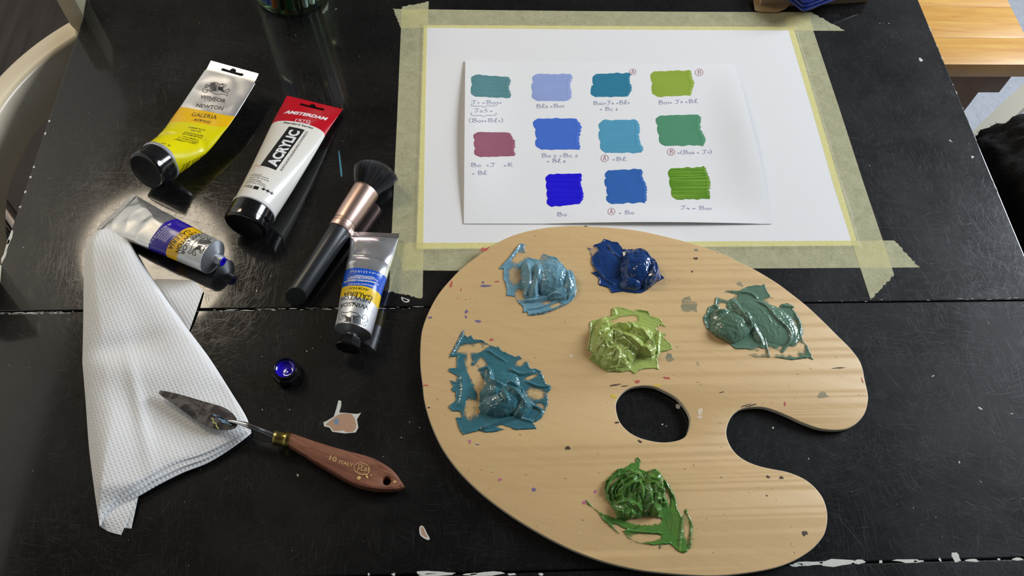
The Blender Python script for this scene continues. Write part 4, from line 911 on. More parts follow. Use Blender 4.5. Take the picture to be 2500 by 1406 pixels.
# ================================================================== PAINT HEAPS
def mat_paint(name, c, c2, rough=.16):
    t = NT(name); v = t.coord('Object'); at = t.n('ShaderNodeAttribute', attribute_name='film')
    col = t.mix(t.ramp(t.noise(v, 70, 4, .6, 1.2), .35, .75, 0, .7), lin(c, 1.1), lin(c2, 1.1))
    n = t.noise(v, 420, 3)
    a = t.bsdf(col, rough, 0, t.bump(n, .12, .0006), .5, .35, Coat_Roughness=.08)
    tr = t.n('ShaderNodeBsdfTransparent')
    return t.done(t.shmix(at.outputs['Fac'], tr.outputs[0], a))
def heap(label, cf, outline, c, c2, lumps=(), ridges=(), thin=(), holes=(), dirn=0., seed=0, film=.55, rough=.16, tex=.13, swirl=.22):
    res = .34
    poly = np.array([un(*cf(*q), PZ)[:2] for q in outline]); lo, hi = poly.min(0)-2, poly.max(0)+2
    nx, ny = int((hi[0]-lo[0])/res)+1, int((hi[1]-lo[1])/res)+1
    X, Y = np.meshgrid(lo[0]+np.arange(nx)*res, lo[1]+np.arange(ny)*res)
    jx = (fbm(X*.9, Y*.9, 3, seed+1)-.5)*2.2; jy = (fbm(X*.9+50, Y*.9, 3, seed+2)-.5)*2.2
    ins = inpoly(X+jx*.5, Y+jy*.5, poly)
    D = np.zeros(X.shape); cur = ins.copy()          # distance to the rim in cells
    for k in range(14):
        D += cur; n = cur.copy(); n[1:] &= cur[:-1]; n[:-1] &= cur[1:]; n[:, 1:] &= cur[:, :-1]; n[:, :-1] &= cur[:, 1:]; cur = n
    D *= res
    def loc(q): return un(*cf(*q), PZ)[:2]
    sx = abs(loc((100, 0))[0]-loc((0, 0))[0])/100
    wx, wy = X+(fbm(X*.12, Y*.12, 3, seed+5)-.5)*4, Y+(fbm(X*.12+9, Y*.12, 3, seed+6)-.5)*4
    Hh = np.zeros(X.shape); cov = np.zeros(X.shape)
    for (x, y, rx, ry, rot, h) in lumps:
        p = loc((x, y)); a, b = rx*sx, ry*sx*1.15; ca, sa = math.cos(-rot), math.sin(-rot); dx, dy = wx-p[0], wy-p[1]; u, v = (dx*ca+dy*sa)/a, (-dx*sa+dy*ca)/b
        r2 = u*u+v*v; hh = h*np.clip(1-r2, 0, 1)**.62*(1+.22*np.clip(u, -1, 1)); Hh = np.maximum(Hh, hh); cov = np.maximum(cov, np.clip((1.25-r2)*3, 0, 1))
    for (pts, w, h) in ridges:
        P = crom([loc(q) for q in pts], 5, False) if len(pts) > 2 else np.array([loc(q) for q in pts]); dmin = np.full(X.shape, 1e9); tt = np.zeros(X.shape)
        for i in range(len(P)-1):
            a, b = P[i], P[i+1]; ab = b-a; L2 = ab@ab+1e-9; t = np.clip(((X-a[0])*ab[0]+(Y-a[1])*ab[1])/L2, 0, 1); dd = np.hypot(X-a[0]-t*ab[0], Y-a[1]-t*ab[1]); m = dd < dmin; dmin = np.where(m, dd, dmin); tt = np.where(m, (i+t)/(len(P)-1), tt)
        w2 = w*sx; env = np.clip(np.minimum(tt, 1-tt)*5+.25, 0, 1); pf = np.clip(1-(dmin/w2), 0, 1)
        Hh = Hh+h*env*(pf**1.3)*(1 if h > 0 else 1); cov = np.maximum(cov, (pf > .05)*1.)
    ca, sa = math.cos(dirn), math.sin(dirn); su, sv = (X*ca+Y*sa), (-X*sa+Y*ca)
    st = fbm(su*.10, sv*1.3, 3, seed+3)
    base = film*(.6+.6*st)
    A = np.ones(X.shape)
    for (x, y, rx, ry, rot, amt) in thin:
        p = loc((x, y)); a, b = rx*sx, ry*sx*1.15; c_, s_ = math.cos(-rot), math.sin(-rot); dx, dy = X-p[0], Y-p[1]; lu, lv = dx*c_+dy*s_, -dx*s_+dy*c_
        if b > a: lu, lv = lv, lu
        r2 = ((dx*c_+dy*s_)/a)**2+((-dx*s_+dy*c_)/b)**2+(fbm(X*.25, Y*.25, 2, seed+13)-.5)*1.1
        k = np.clip((1.35-r2)*.9, 0, 1)*amt*(1-cov); stn = fbm(lu*.16, lv*2.0, 3, seed+11); k = np.clip((k-(stn-.45)*1.5*(1-k))*1.25, 0, 1)*(k > 0)*np.clip(k*3, 0, 1); A = A*(1-.97*k); base *= (1-.85*k)
    if lumps and swirl:
        p = loc(lumps[0][:2]); ang = np.arctan2(wy-p[1], wx-p[0]); rr_ = np.hypot(wx-p[0], wy-p[1])
        fl = np.sin(2*ang+rr_*.38+(fbm(X*.13, Y*.13, 2, seed+21)-.5)*7)
        Hh = Hh+swirl*np.clip(Hh/3, 0, 1)*((1-np.abs(fl))**1.6*1.9-.5)
    rim = np.clip(D/1.1, 0, 1)
    lip = np.exp(-((D-1.1)/.7)**2)*.7*fbm(X*.35, Y*.35, 2, seed+7)*A
    hi_ = np.clip(Hh/4, 0, 1)
    fold = (1-np.abs(fbm(wx*.22+3, wy*.22, 3, seed+8)-.5)*6).clip(0, 1)
    Z = base+Hh*np.clip(D/2.2, 0, 1)**.6+lip+hi_*tex*(fold*1.6+(fbm(X*.5, Y*.5, 3, seed+9)-.5)*2.2)
    Z = Z*rim**.7+.04
    keep = ins & (A > .04)
    if holes:
        for (x, y, rx, ry, rot) in holes:
            p = loc((x, y)); a, b = rx*sx, ry*sx*1.15; c_, s_ = math.cos(-rot), math.sin(-rot); dx, dy = X-p[0]+jx, Y-p[1]+jy; keep &= ~((((dx*c_+dy*s_)/a)**2+((-dx*s_+dy*c_)/b)**2 < 1) & (Hh < 1.0))
    idx = -np.ones(X.shape, int); idx[keep] = np.arange(keep.sum())
    V = np.stack([X[keep], Y[keep], PZ+Z[keep]], 1)
    q = keep[:-1, :-1] & keep[1:, :-1] & keep[:-1, 1:] & keep[1:, 1:]
    Fc = np.stack([idx[:-1, :-1][q], idx[:-1, 1:][q], idx[1:, 1:][q], idx[1:, :-1][q]], 1)
    cen = V.mean(0); cen[2] = PZ
    o = mesh('paint_heap', V, Fc, mat_paint('wet_paint_%d' % seed, c, c2, rough), None, True, at=cen)
    at = o.data.attributes.new('film', 'FLOAT', 'POINT'); at.data.foreach_set('value', A[keep].astype(np.float32))
    return tag(o, label, 'paint', 'paint heaps on the wooden palette')
heap('pale sky blue heap of wet paint, nearest the sheet\'s lower left tape corner', q1, ((945,190),(990,195),(985,235),(1010,300),(1060,320),(1110,330),(1150,275),(1200,295),(1260,310),(1310,370),(1330,410),(1390,440),(1420,500),(1435,570),(1425,640),(1390,690),(1340,720),(1250,760),(1150,800),(1020,815),(1010,780),(970,790),(975,740),(930,700),(900,650),(830,640),(830,570),(805,500),(800,410),(770,420),(765,400),(800,370),(860,300)),
  (116,158,174), (90,138,158), [(1215,490,150,150,0,11), (1365,540,70,130,.2,8.5), (1040,500,70,160,-.1,5), (1290,620,110,60,-.3,6)],
  [([(1085,370),(1100,470),(1085,560),(1060,650)], 42, 4.5), ([(1000,380),(1030,500),(1000,640)], 30, 2.5), ([(980,690),(1100,680),(1260,640)], 24, 2.6), ([(1010,760),(1150,735),(1300,670)], 14, 1.4), ([(1030,800),(1200,770),(1360,700)], 14, 1.4), ([(1060,820),(1250,745)], 10, 1), ([(945,200),(880,300),(790,390)], 22, 1.2), ([(1250,350),(1340,450),(1360,560)], 18, 1.4)],
  [(940,310,90,50,-.6,.9), (910,470,70,90,.2,.7), (960,640,60,60,0,.9), (1230,715,120,30,.3,.9), (1150,330,60,40,0,.6)], dirn=-.35, seed=1)
heap('navy blue heap of wet paint at the top of the palette', q1, ((1525,225),(1570,230),(1580,200),(1640,185),(1670,150),(1740,175),(1790,180),(1830,240),(1900,240),(2000,240),(2060,300),(2110,330),(2130,400),(2150,450),(2190,490),(2140,515),(2060,580),(1990,620),(1930,620),(1830,605),(1735,620),(1700,570),(1620,550),(1620,490),(1555,440),(1600,430),(1565,380),(1555,300)),
  (34,66,122), (22,50,100), [(1950,400,140,165,.2,11), (2070,470,70,130,.3,9), (1900,540,90,60,0,6), (1700,370,140,120,-.8,2)],
  [([(1850,250),(1870,330),(1850,480)], 40, 2.5), ([(1590,400),(1680,500),(1760,550)], 14, 1.2), ([(1700,200),(1760,290),(1815,330)], 12, 1.2), ([(1960,260),(2060,360),(2080,500)], 22, 2.2), ([(2100,360),(2110,470),(2050,580)], 16, 1.6)], [(1590,270,50,60,0,.7), (2120,490,50,15,-.5,.7)], dirn=-.9, seed=2, rough=.14)
kc = cp(6.39, 1400, 720)
heap('lime green heap of wet paint in the middle of the palette', kc, ((600,210),(690,180),(820,210),(940,250),(1000,215),(1180,255),(1210,330),(1350,360),(1400,440),(1460,510),(1340,470),(1300,540),(1370,590),(1480,605),(1400,650),(1450,710),(1500,740),(1560,840),(1450,880),(1370,890),(1310,1000),(1340,1170),(1230,1150),(1100,1160),(1010,1190),(960,1240),(880,1190),(760,1210),(640,1200),(540,1215),(440,1140),(340,1090),(320,1060),(230,1000),(300,920),(210,850),(240,700),(250,560),(250,430),(300,395),(400,370),(500,340),(590,330)),
  (172,188,104), (148,168,86), [(640,860,330,280,0,10), (880,760,380,190,-.5,9), (440,620,120,260,.2,7), (760,560,240,110,-.3,7), (1150,860,150,120,-.3,7)],
  [([(340,900),(480,760),(590,640),(700,710),(850,770),(960,850),(1090,900),(1200,970)], 110, 6.5), ([(850,490),(930,580),(1060,660),(1160,760),(1270,850)], 85, 5), ([(560,510),(430,540),(360,660),(330,850)], 80, 4), ([(640,500),(760,520),(860,600)], 60, 3.5), ([(700,760),(850,850),(990,960)], 40, 2.5), ([(1340,480),(1320,700),(1300,950)], 36, 2), ([(560,1180),(720,1170),(880,1120)], 50, 2), ([(620,880),(690,1000),(640,1100)], 50, 2.5), ([(440,850),(400,1000)], 40, 2), ([(1000,240),(1160,270),(1190,310)], 30, 1.6), ([(470,330),(640,300),(620,220)], 40, 1.4)],
  [(800,400,230,70,-.15,.95)], dirn=-.4, seed=3, tex=.16, swirl=.55)
heap('grey green heap of wet paint, widely smeared, at the right of the palette', q2, ((1040,205),(1060,260),(1100,330),(1190,390),(1260,390),(1330,430),(1310,450),(1330,470),(1360,510),(1390,570),(1410,660),(1400,720),(1450,800),(1510,935),(1460,915),(1300,935),(1130,910),(960,910),(870,880),(1000,860),(880,830),(760,830),(720,790),(640,750),(570,710),(480,630),(450,540),(480,490),(500,430),(560,400),(570,340),(680,270),(800,270),(880,230),(960,215),(1010,220)),
  (102,132,112), (82,114,96), [(730,620,210,130,-.55,10), (640,560,110,110,0,6), (1080,580,190,250,-.9,2.2)],
  [([(550,500),(700,480),(830,540),(910,680)], 40, 3), ([(740,380),(810,480),(900,590),(960,690),(1020,790)], 40, 3.6), ([(940,370),(1050,430),(1150,550),(1260,650),(1280,740),(1210,850)], 18, 1.6), ([(700,420),(800,540),(900,640)], 24, 1.8), ([(800,290),(900,300),(970,350)], 22, 1.4), ([(1210,420),(1320,430)], 24, 1.4), ([(1320,480),(1380,600),(1370,700)], 22, 1), ([(560,410),(600,450)], 26, 1.6), ([(1040,730),(1090,930)], 9, .9)],
  [(1110,400,130,60,-.2,1), (1335,640,55,110,0,.85), (1310,810,130,90,-.2,1), (680,320,110,50,.2,.9), (1080,860,200,50,0,.85), (1210,500,70,40,0,.9), (640,420,60,40,0,.9), (1150,270,100,50,0,.3)], dirn=.35, seed=4)
ke = cp(4.394, 1050, 780)
heap('dark teal heap of wet paint at the left edge of the palette', ke, ((385,90),(360,150),(400,190),(440,165),(470,210),(560,220),(640,270),(720,300),(725,275),(760,330),(850,370),(920,400),(950,385),(1050,460),(1080,530),(1130,525),(1200,560),(1220,640),(1250,690),(1300,710),(1300,750),(1260,800),(1270,900),(1230,1000),(1190,1070),(1110,1110),(1150,1175),(950,1185),(780,1185),(690,1210),(600,1215),(530,1195),(350,1240),(310,1180),(270,1050),(340,1050),(320,990),(240,985),(190,940),(270,870),(270,790),(220,750),(240,720),(215,650),(280,670),(290,610),(200,560),(200,520),(280,520),(280,470),(285,400),(230,400),(205,435),(205,390),(260,290),(330,140)),
  (66,116,126), (52,100,112), [(790,890,250,130,-.35,11), (690,790,140,120,0,9.5), (980,950,130,80,-.7,7), (780,680,170,110,-.2,3)],
  [([(640,560),(650,680),(760,740),(900,810),(1040,960)], 50, 4), ([(840,680),(960,740),(1020,860)], 26, 2.2), ([(780,780),(830,930)], 30, 2.6), ([(540,1180),(720,1110),(930,1040)], 34, 2.2), ([(850,530),(980,590),(1120,560)], 30, 1.6), ([(1030,670),(1170,720),(1290,720)], 22, 1.3), ([(1090,920),(1200,990),(1110,1090)], 22, 1.4), ([(460,480),(540,380),(620,340),(720,400),(820,460)], 22, 1.1), ([(330,560),(350,760),(310,940)], 60, 1.0), ([(380,110),(300,260),(220,400)], 18, .9), ([(540,540),(620,520),(640,600)], 24, 1.6), ([(960,1060),(1100,1100)], 20, 1.4)],
  [(500,640,70,260,-.3,1.1), (450,310,190,55,-.15,.9), (820,620,60,60,0,.95), (1130,790,120,75,0,.8), (1000,440,110,40,-.6,.9), (450,960,90,100,0,.9), (1160,940,80,40,0,.7), (1080,620,90,30,-.5,.8), (770,1150,150,20,.3,.8), (560,480,60,90,-.4,.9)], dirn=.15, seed=5)
kf = cp(4.686, 1380, 1080)
heap('leaf green heap of wet paint at the bottom of the palette with thin trailing smears', kf, ((830,170),(870,200),(850,300),(930,330),(1000,300),(1060,320),(1140,420),(1200,500),(1240,570),(1270,650),(1290,760),(1340,860),(1370,760),(1395,755),(1400,810),(1450,900),(1465,950),(1450,1080),(1440,1200),(1370,1270),(1310,1260),(1200,1170),(1100,1170),(1095,1230),(1070,1215),(1080,1170),(1010,1180),(800,1150),(700,1080),(650,1010),(700,1000),(620,955),(540,930),(560,970),(630,1050),(600,1040),(540,985),(470,930),(430,890),(380,810),(300,740),(260,720),(222,642),(255,660),(290,710),(360,770),(440,820),(590,865),(550,780),(510,710),(460,640),(440,530),(460,440),(540,360),(600,300),(680,285),(760,230),(800,230),(800,180)),
  (78,124,58), (102,142,58), [(790,600,190,230,0,8.5), (1010,560,105,250,.1,10), (690,780,180,90,0,7.5), (900,620,90,200,0,8)],
  [([(520,700),(475,560),(510,440),(620,350),(760,320)], 13, 2.6), ([(560,660),(525,560),(560,480),(660,400),(780,370)], 13, 2.8), ([(590,640),(570,570),(610,510),(700,450),(800,420)], 13, 3.0), ([(630,650),(640,590),(720,530),(800,500)], 13, 3.0), ([(455,620),(450,500),(500,400),(600,320),(700,295)], 12, 2.2), ([(470,600),(500,460),(600,380),(740,340)], 20, 1.8), ([(490,640),(560,520),(640,460),(720,440)], 22, 2), ([(450,560),(470,440),(560,350),(680,300)], 16, 1.4), ([(540,640),(640,600),(740,520),(830,500),(860,640)], 46, 3.2), ([(960,360),(940,560),(980,740),(1060,850)], 60, 3.4), ([(1060,440),(1100,620),(1140,700),(1030,690)], 40, 3), ([(560,700),(700,700),(850,790)], 44, 2.8), ([(730,330),(860,420),(900,480)], 36, 2.4), ([(1110,400),(1190,540),(1250,640)], 30, 1.6), ([(700,1010),(900,1030),(1120,1040)], 14, 1.0), ([(1350,780),(1330,950),(1300,1230)], 14, 1.2), ([(1330,1240),(1420,1210),(1440,1000)], 16, 1.2), ([(780,990),(920,920),(1100,940)], 12, .9), ([(700,1080),(820,1150),(1020,1175)], 10, .8)],
  [(900,1090,200,50,0,1.15), (1390,1000,50,150,0,.8), (1170,600,30,120,0,.8), (1240,950,120,120,0,.25), (560,470,90,150,.6,.75)], [(900,890,200,45,.05), (1175,600,20,70,0)], dirn=.2, seed=6, swirl=.9)
# ================================================================== PAPER TOWEL
tw_ = thing('paper_towel', un(330, 930, 0), 'folded white embossed paper towel lying under the palette knife blade', 'paper towel')
t = NT('embossed_white_paper'); uvn = t.n('ShaderNodeTexCoord'); sp = t.n('ShaderNodeSeparateXYZ'); t.set(sp.inputs[0], uvn.outputs['UV'])
a_ = t.math('SINE', t.math('MULTIPLY', t.math('ADD', sp.outputs[0], t.math('MULTIPLY', sp.outputs[1], .55)), 2*math.pi/3.5)); b_ = t.math('SINE', t.math('MULTIPLY', t.math('SUBTRACT', t.math('MULTIPLY', sp.outputs[1], .95), t.math('MULTIPLY', sp.outputs[0], .45)), 2*math.pi/3.3))
hgt = t.math('ADD', t.ramp(t.math('MULTIPLY', t.math('ADD', a_, b_), .5), .0, .8), t.math('MULTIPLY', t.noise(t.coord(), 900, 2), .2))
M['towel'] = t.done(t.bsdf((.86, .86, .85, 1), .9, 0, t.bump(hgt, .5, .0005), .15))
def spl(P, n): 
    P = crom(P, 8, False); d = np.r_[0, np.cumsum(np.linalg.norm(np.diff(P, axis=0), axis=1))]; t = np.linspace(0, d[-1], n); return np.stack([np.interp(t, d, P[:, 0]), np.interp(t, d, P[:, 1])], 1)
def fold_z(px, py):
    g = lambda cx, cy, rx, ry, h, rot=0: h*math.exp(-((((px-cx)*math.cos(rot)+(py-cy)*math.sin(rot))/rx)**2+((-(px-cx)*math.sin(rot)+(py-cy)*math.cos(rot))/ry)**2))
    return g(300, 640, 70, 90, 5)+g(290, 850, 110, 26, -3.5, -.25)+g(330, 900, 120, 45, 3.0, .1)+g(250, 1080, 60, 130, 3)+g(400, 1040, 130, 50, -2.5, .5)+g(270, 780, 60, 80, 3)+g(420, 800, 60, 180, 2.5, -.55)+g(340, 1000, 16, 120, 2.0, -.2)+g(520, 960, 60, 40, -2)
Lc = np.r_[spl([(268,557),(238,563),(215,585),(206,620),(204,700),(203,790),(201,885)], 46)[:-1], spl([(201,885),(209,980),(217,1090),(228,1180),(240,1262),(243,1284)], 46)]
Rc = np.r_[spl([(272,556),(290,557),(310,578),(345,640),(400,722),(450,792),(510,872),(560,950),(600,1015),(613,1052)], 60)[:-1], spl([(613,1052),(560,1080),(500,1108),(440,1128),(380,1158),(330,1190),(290,1215),(258,1250),(244,1283)], 32)]
def sheet(nm, Lc, Rc, zb, H, nu=70, edge=.16, wob=1., rright=None):
    V, U = [], []; n = len(Lc)
    for j in range(n):
        for k in range(nu+1):
            u = k/nu; p = Lc[j]*(1-u)+Rc[j]*u; s_ = min(1, u/edge); e_ = min(1, (1-u)/.06)
            w = np.linalg.norm(Rc[j]-Lc[j]); cap = min(1, w/120)
            z = zb+H*math.sqrt(max(0, 1-(1-s_)**2))*cap*(.55+.45*math.sqrt(max(0, 1-(1-min(1, (1-u)/.35))**2)))+fold_z(p[0], p[1])*wob*min(s_, e_)*cap
            z = max(z, zb); P = un(p[0], p[1], z); V.append(P); U.append((P[0], P[1]))
    Fc = [[j*(nu+1)+k, j*(nu+1)+k+1, (j+1)*(nu+1)+k+1, (j+1)*(nu+1)+k] for j in range(n-1) for k in range(nu)]
    return mesh(nm, V, Fc, M['towel'], tw_, True, uv=U)
sheet('top_fold', Lc, Rc, 4.5, 8.5)
def off(P, dx, dy, i0=0): Q = P.copy(); Q[i0:, 0] += dx; Q[i0:, 1] += dy; return Q
R2c = Rc.copy(); k0 = 58
for i in range(k0, len(Rc)):
    f = math.sin(math.pi*(i-k0)/(len(Rc)-k0))**.7; R2c[i] += np.array((3, 15))*f
sheet('under_fold', Lc+(3, 1), R2c, 3.2, 7.0)
R3c = Rc.copy()
for i in range(k0, len(Rc)):
    f = math.sin(math.pi*(i-k0)/(len(Rc)-k0))**.7; R3c[i] += np.array((6, 27))*f
sheet('under_fold', Lc+(5, 2), R3c, 2.0, 5.0)
def curl(pts_a, pts_b, za, zb_, nm='rolled_edge'):
    a, b = spl(pts_a, 30), spl(pts_b, 30); V, U = [], []
    for j in range(30):
        for k in range(13):
            u = k/12; p = a[j]*(1-u)+b[j]*u; P = un(p[0], p[1], za+(zb_-za)*u+1.4*math.sin(math.pi*u)*(1 if za < 4 else -.5)); V.append(P); U.append((P[0], P[1]*1.2))
    Fc = [[j*13+k, j*13+k+1, (j+1)*13+k+1, (j+1)*13+k] for j in range(29) for k in range(12)]
    return mesh(nm, V, Fc, M['towel'], tw_, True, uv=U)
curl([(243,1284),(262,1296),(280,1302),(296,1306)], [(252,1256),(285,1230),(318,1212),(338,1206)], .8, 3.4)
curl([(296,1306),(300,1296),(303,1288),(308,1289)], [(338,1206),(336,1206),(336,1206),(340,1207)], .8, 2.8)
curl([(303,1289),(310,1289),(316,1290),(321,1290)], [(322,1211),(328,1209),(334,1207),(339,1206)], .5, 2.2)
curl([(372,683),(410,683),(450,686),(475,688),(496,711)], [(390,720),(410,752),(432,784),(448,806),(462,808)], 1.5, 1.2, 'back_flap')
curl([(380,681),(410,681),(445,683),(468,684),(477,690)], [(390,700),(410,720),(432,750),(448,780),(455,790)], .7, .6, 'back_flap')
# ================================================================== JAR OF PENS
jc = np.array([-150., 352.5, 0]); jar = thing('glass_jar', jc, 'round clear glass jar full of coloured sticks at the top edge of the table', 'jar')
t = NT('greenish_clear_glass'); _tr = t.n('ShaderNodeBsdfTransparent'); _tr.inputs[0].default_value = (.86, .93, .84, 1); _gl = t.n('ShaderNodeBsdfGlossy'); _gl.inputs['Roughness'].default_value = .03; _gl.inputs[0].default_value = (.9, 1, .85, 1)
_fr = t.n('ShaderNodeLayerWeight'); _fr.inputs[0].default_value = .5; mg = t.done(t.shmix(t.math('ADD', t.math('MULTIPLY', t.math('POWER', _fr.outputs['Facing'], 4.), .75), .05), _tr.outputs[0], _gl.outputs[0]))
prof = [(0, .01), (0, 39), (.8, 41.5), (3, 43), (6, 43.5), (12, 43.8), (100, 44), (106, 43), (108, 42), (107, 40.8), (100, 41.6), (12, 42), (7, 41.6), (5, 40), (4.6, .01)]
V, Fc = lathe(prof, jc+(0, 0, .2), jc+(0, 0, 1.2), 72, cap=False); mesh('glass_body', V, Fc, mg, jar, True, sharp=60)
cols = [(120,170,225),(30,90,215),(40,100,230),(225,100,35),(30,28,28),(20,80,55),(60,55,50),(210,210,235),(235,235,235),(215,170,130),(30,60,160),(190,150,100),(40,40,45),(150,30,40),(220,200,150),(70,120,90)]
for i, c in enumerate(cols):
    a_ = math.radians(205+i*13.5) if i < 10 else math.radians(10+i*37); rr_ = 36.5 if i < 10 else 18
    b_ = jc+(rr_*math.cos(a_), rr_*math.sin(a_), 5.0); tpp = jc+((rr_+5)*math.cos(a_+.25), (rr_+5)*math.sin(a_+.25), 165+(i*37 % 40))
    st = thing('coloured_stick', b_, ['%s stick standing in the glass jar' % n for n in ('light blue','bright blue','royal blue','orange','black','dark green','charcoal','lavender white','white','tan','dark blue','ochre','dark grey','red','cream','sage green')][i], 'stick', 'sticks in the glass jar')
    V, Fc = lathe([(0, 2.2), (1, 3.2), (150, 3.4), (158, 1.5)], b_, tpp, 14); mesh('shaft', V, Fc, simple('stick_colour_%d' % i, lin(c), .4), st, True, sharp=40)
    V, Fc = lathe([(156, 2.0), (170, 1.2), (172, .3)], b_, tpp, 12); mesh('tip', V, Fc, M['brass'], st, True, sharp=40)
# ================================================================== CARTON AND NAVY LID
P0, P1 = un(1846, 22, 0), un(2158, 5, 0); dx = (P1-P0)/np.linalg.norm(P1-P0); dy = np.array([-dx[1], dx[0], 0])
ct = thing('cardboard_box', P0+dx*80+dy*60, 'low brown cardboard carton behind the taped sheet, under a navy lid', 'box')
def obox(nm, o, sx, sy, z0, z1, mat, par, bev=.8):
    c = [o, o+dx*sx, o+dx*sx+dy*sy, o+dy*sy]; V = [(p[0], p[1], z) for z in (z0, z1) for p in c]
    return mesh(nm, V, [[3, 2, 1, 0], [4, 5, 6, 7], [0, 1, 5, 4], [1, 2, 6, 5], [2, 3, 7, 6], [3, 0, 4, 7]], mat, par, False)
obox('carton_body', P0+dy*1+dx*4, 131, 150, .3, 17, M['kraft_dark'], ct)
fl = [un(*q, 1.5)[:2] for q in ((1833,-12),(1838,12),(1843,26),(1858,29),(1877,29.5),(1896,30),(1915,24),(1932,12),(1935,-12))]
V, Fc = slab2d([[tuple(p) for p in fl]], .6); f0 = un(1885, 30, 0)
V = [(x, y, 1.2+z+.32*max(0, (np.array([x, y, 0])-f0)@dy)) for x, y, z in V]; mesh('torn_flap', V, Fc, M['kraft'], ct, False)
lidz = 20.
A_ = un(1961, 29, lidz)[:2]; Lp = [A_, un(2045, -2, lidz)[:2], un(1915, -8, lidz)[:2]]
e1 = (Lp[1]-A_); e1 /= np.linalg.norm(e1); e2 = (Lp[2]-A_); e2 /= np.linalg.norm(e2)
ld = thing('plastic_lid', (*A_, lidz), 'navy blue plastic lid with a stepped rim lying on the brown carton', 'lid')
def rr_poly(inset, s1=110, s2=90, rad=6):
    c = [A_+(e1+e2)*inset, A_+e1*(s1-inset)+e2*inset, A_+e1*(s1-inset)+e2*(s2-inset), A_+e1*inset+e2*(s2-inset)]; out_ = []
    for i in range(4):
        p, a, b = c[i], c[i-1], c[(i+1) % 4]; ua, ub = (a-p)/np.linalg.norm(a-p), (b-p)/np.linalg.norm(b-p)
        for k in range(7): t = k/6; out_.append(p+ua*rad*(1-t)**2+ub*rad*t**2)
    return [tuple(q) for q in out_]
for nm, ins, z0, h, bv in (('rim', 0, 0, 1.6, .7), ('wall', 2.5, 2, 3.0, .9), ('rim', 5, 5, 1.2, .5), ('top_panel', 10, 5.6, 1.0, .4)):
    V, Fc = slab2d([rr_poly(ins)], h/2+.4, bv, 2); mesh(nm, [(x, y, z+lidz+z0) for x, y, z in V], Fc, M['navy'], ld, True, sharp=40)
# ================================================================== FURNITURE BEYOND THE TABLE
def slabpoly(pts, z0, z1):
    n = len(pts); V = [(p[0], p[1], z0) for p in pts]+[(p[0], p[1], z1) for p in pts]
    return V, [list(range(n))[::-1], [n+k for k in range(n)]]+[[k, (k+1) % n, n+(k+1) % n, n+k] for k in range(n)]
# cream captain's chair, its seat tucked under the table
CC = np.array((-221., 150.)); ch = thing('cream_chair', (-221, 150, -740), 'cream painted wooden armchair with a curved back rail, left of the table', 'chair')
def arc_rail(nm, a0, a1, ro, ri, z0, z1, n=60):
    V, Fc = [], []
    for i in range(n):
        a = math.radians(a0+(a1-a0)*i/(n-1)); c, s_ = math.cos(a), math.sin(a)
        for r_, z in ((ro, z0+3), (ro, z1-4), (ro-1, z1-1.2), (ro-4, z1), (ri+5, z1-.3), (ri+1.5, z1-2), (ri, z1-6), (ri, z0+3), (ri+4, z0), (ro-4, z0)): V.append((CC[0]+r_*c, CC[1]+r_*s_, z))
    for i in range(n-1):
        for k in range(10): k2_ = (k+1) % 10; Fc.append([i*10+k, i*10+k2_, (i+1)*10+k2_, (i+1)*10+k])
    Fc += [list(range(10)), [(n-1)*10+k for k in range(10)][::-1]]
    return mesh(nm, V, Fc, M['cream'], ch, True, sharp=50)
arc_rail('back_rail', 131, 229, 251, 223, -80, -20)
def post4(nm, a, b, w, d, mat, par, tw=0.):
    a, b = np.array(a, float), np.array(b, float); c, s_ = math.cos(tw), math.sin(tw); V = []
    for f in (0, .08, .92, 1):
        p = a+(b-a)*f; k_ = 1 if 0 < f < 1 else .86
        V += [(p[0]+(sx_*w*c-sy_*d*s_)*k_, p[1]+(sx_*w*s_+sy_*d*c)*k_, p[2]) for sx_, sy_ in ((-1, -1), (1, -1), (1, 1), (-1, 1))]
    return mesh(nm, V, [[3, 2, 1, 0], [12, 13, 14, 15]]+[[4*j+k, 4*j+(k+1) % 4, 4*j+4+(k+1) % 4, 4*j+4+k] for j in range(3) for k in range(4)], mat, par, True, sharp=35)
for an in (134, 226):
    a = math.radians(an); p = CC+np.array((math.cos(a), math.sin(a)))*237
    post4('stile', (p[0], p[1]+4*(1 if an < 180 else -1), -19.5), (p[0]-6, p[1]+14*(1 if an < 180 else -1), 92), 9, 17, M['cream'], ch, a+math.pi/2-.6)
    post4('leg', (p[0]+6, p[1], -80.5), (p[0]-10, p[1], -740), 15, 15, M['cream'], ch, a)
for (x, y) in ((-60, 10), (-60, 300)): post4('leg', (x, y, -300), (x+10, y, -740), 15, 15, M['cream'], ch)
V, Fc = slab2d([[(CC[0]+10+190*math.cos(t_)*(1 if math.cos(t_) < 0 else 1.05), CC[1]+185*math.sin(t_)) for t_ in np.linspace(0, 2*math.pi, 49)[:-1]]], 13, 4, 2)
mesh('seat', [(x, y, z-287) for x, y, z in V], Fc, M['cream'], ch, True, sharp=40)
def slabpoly_(pts): pass
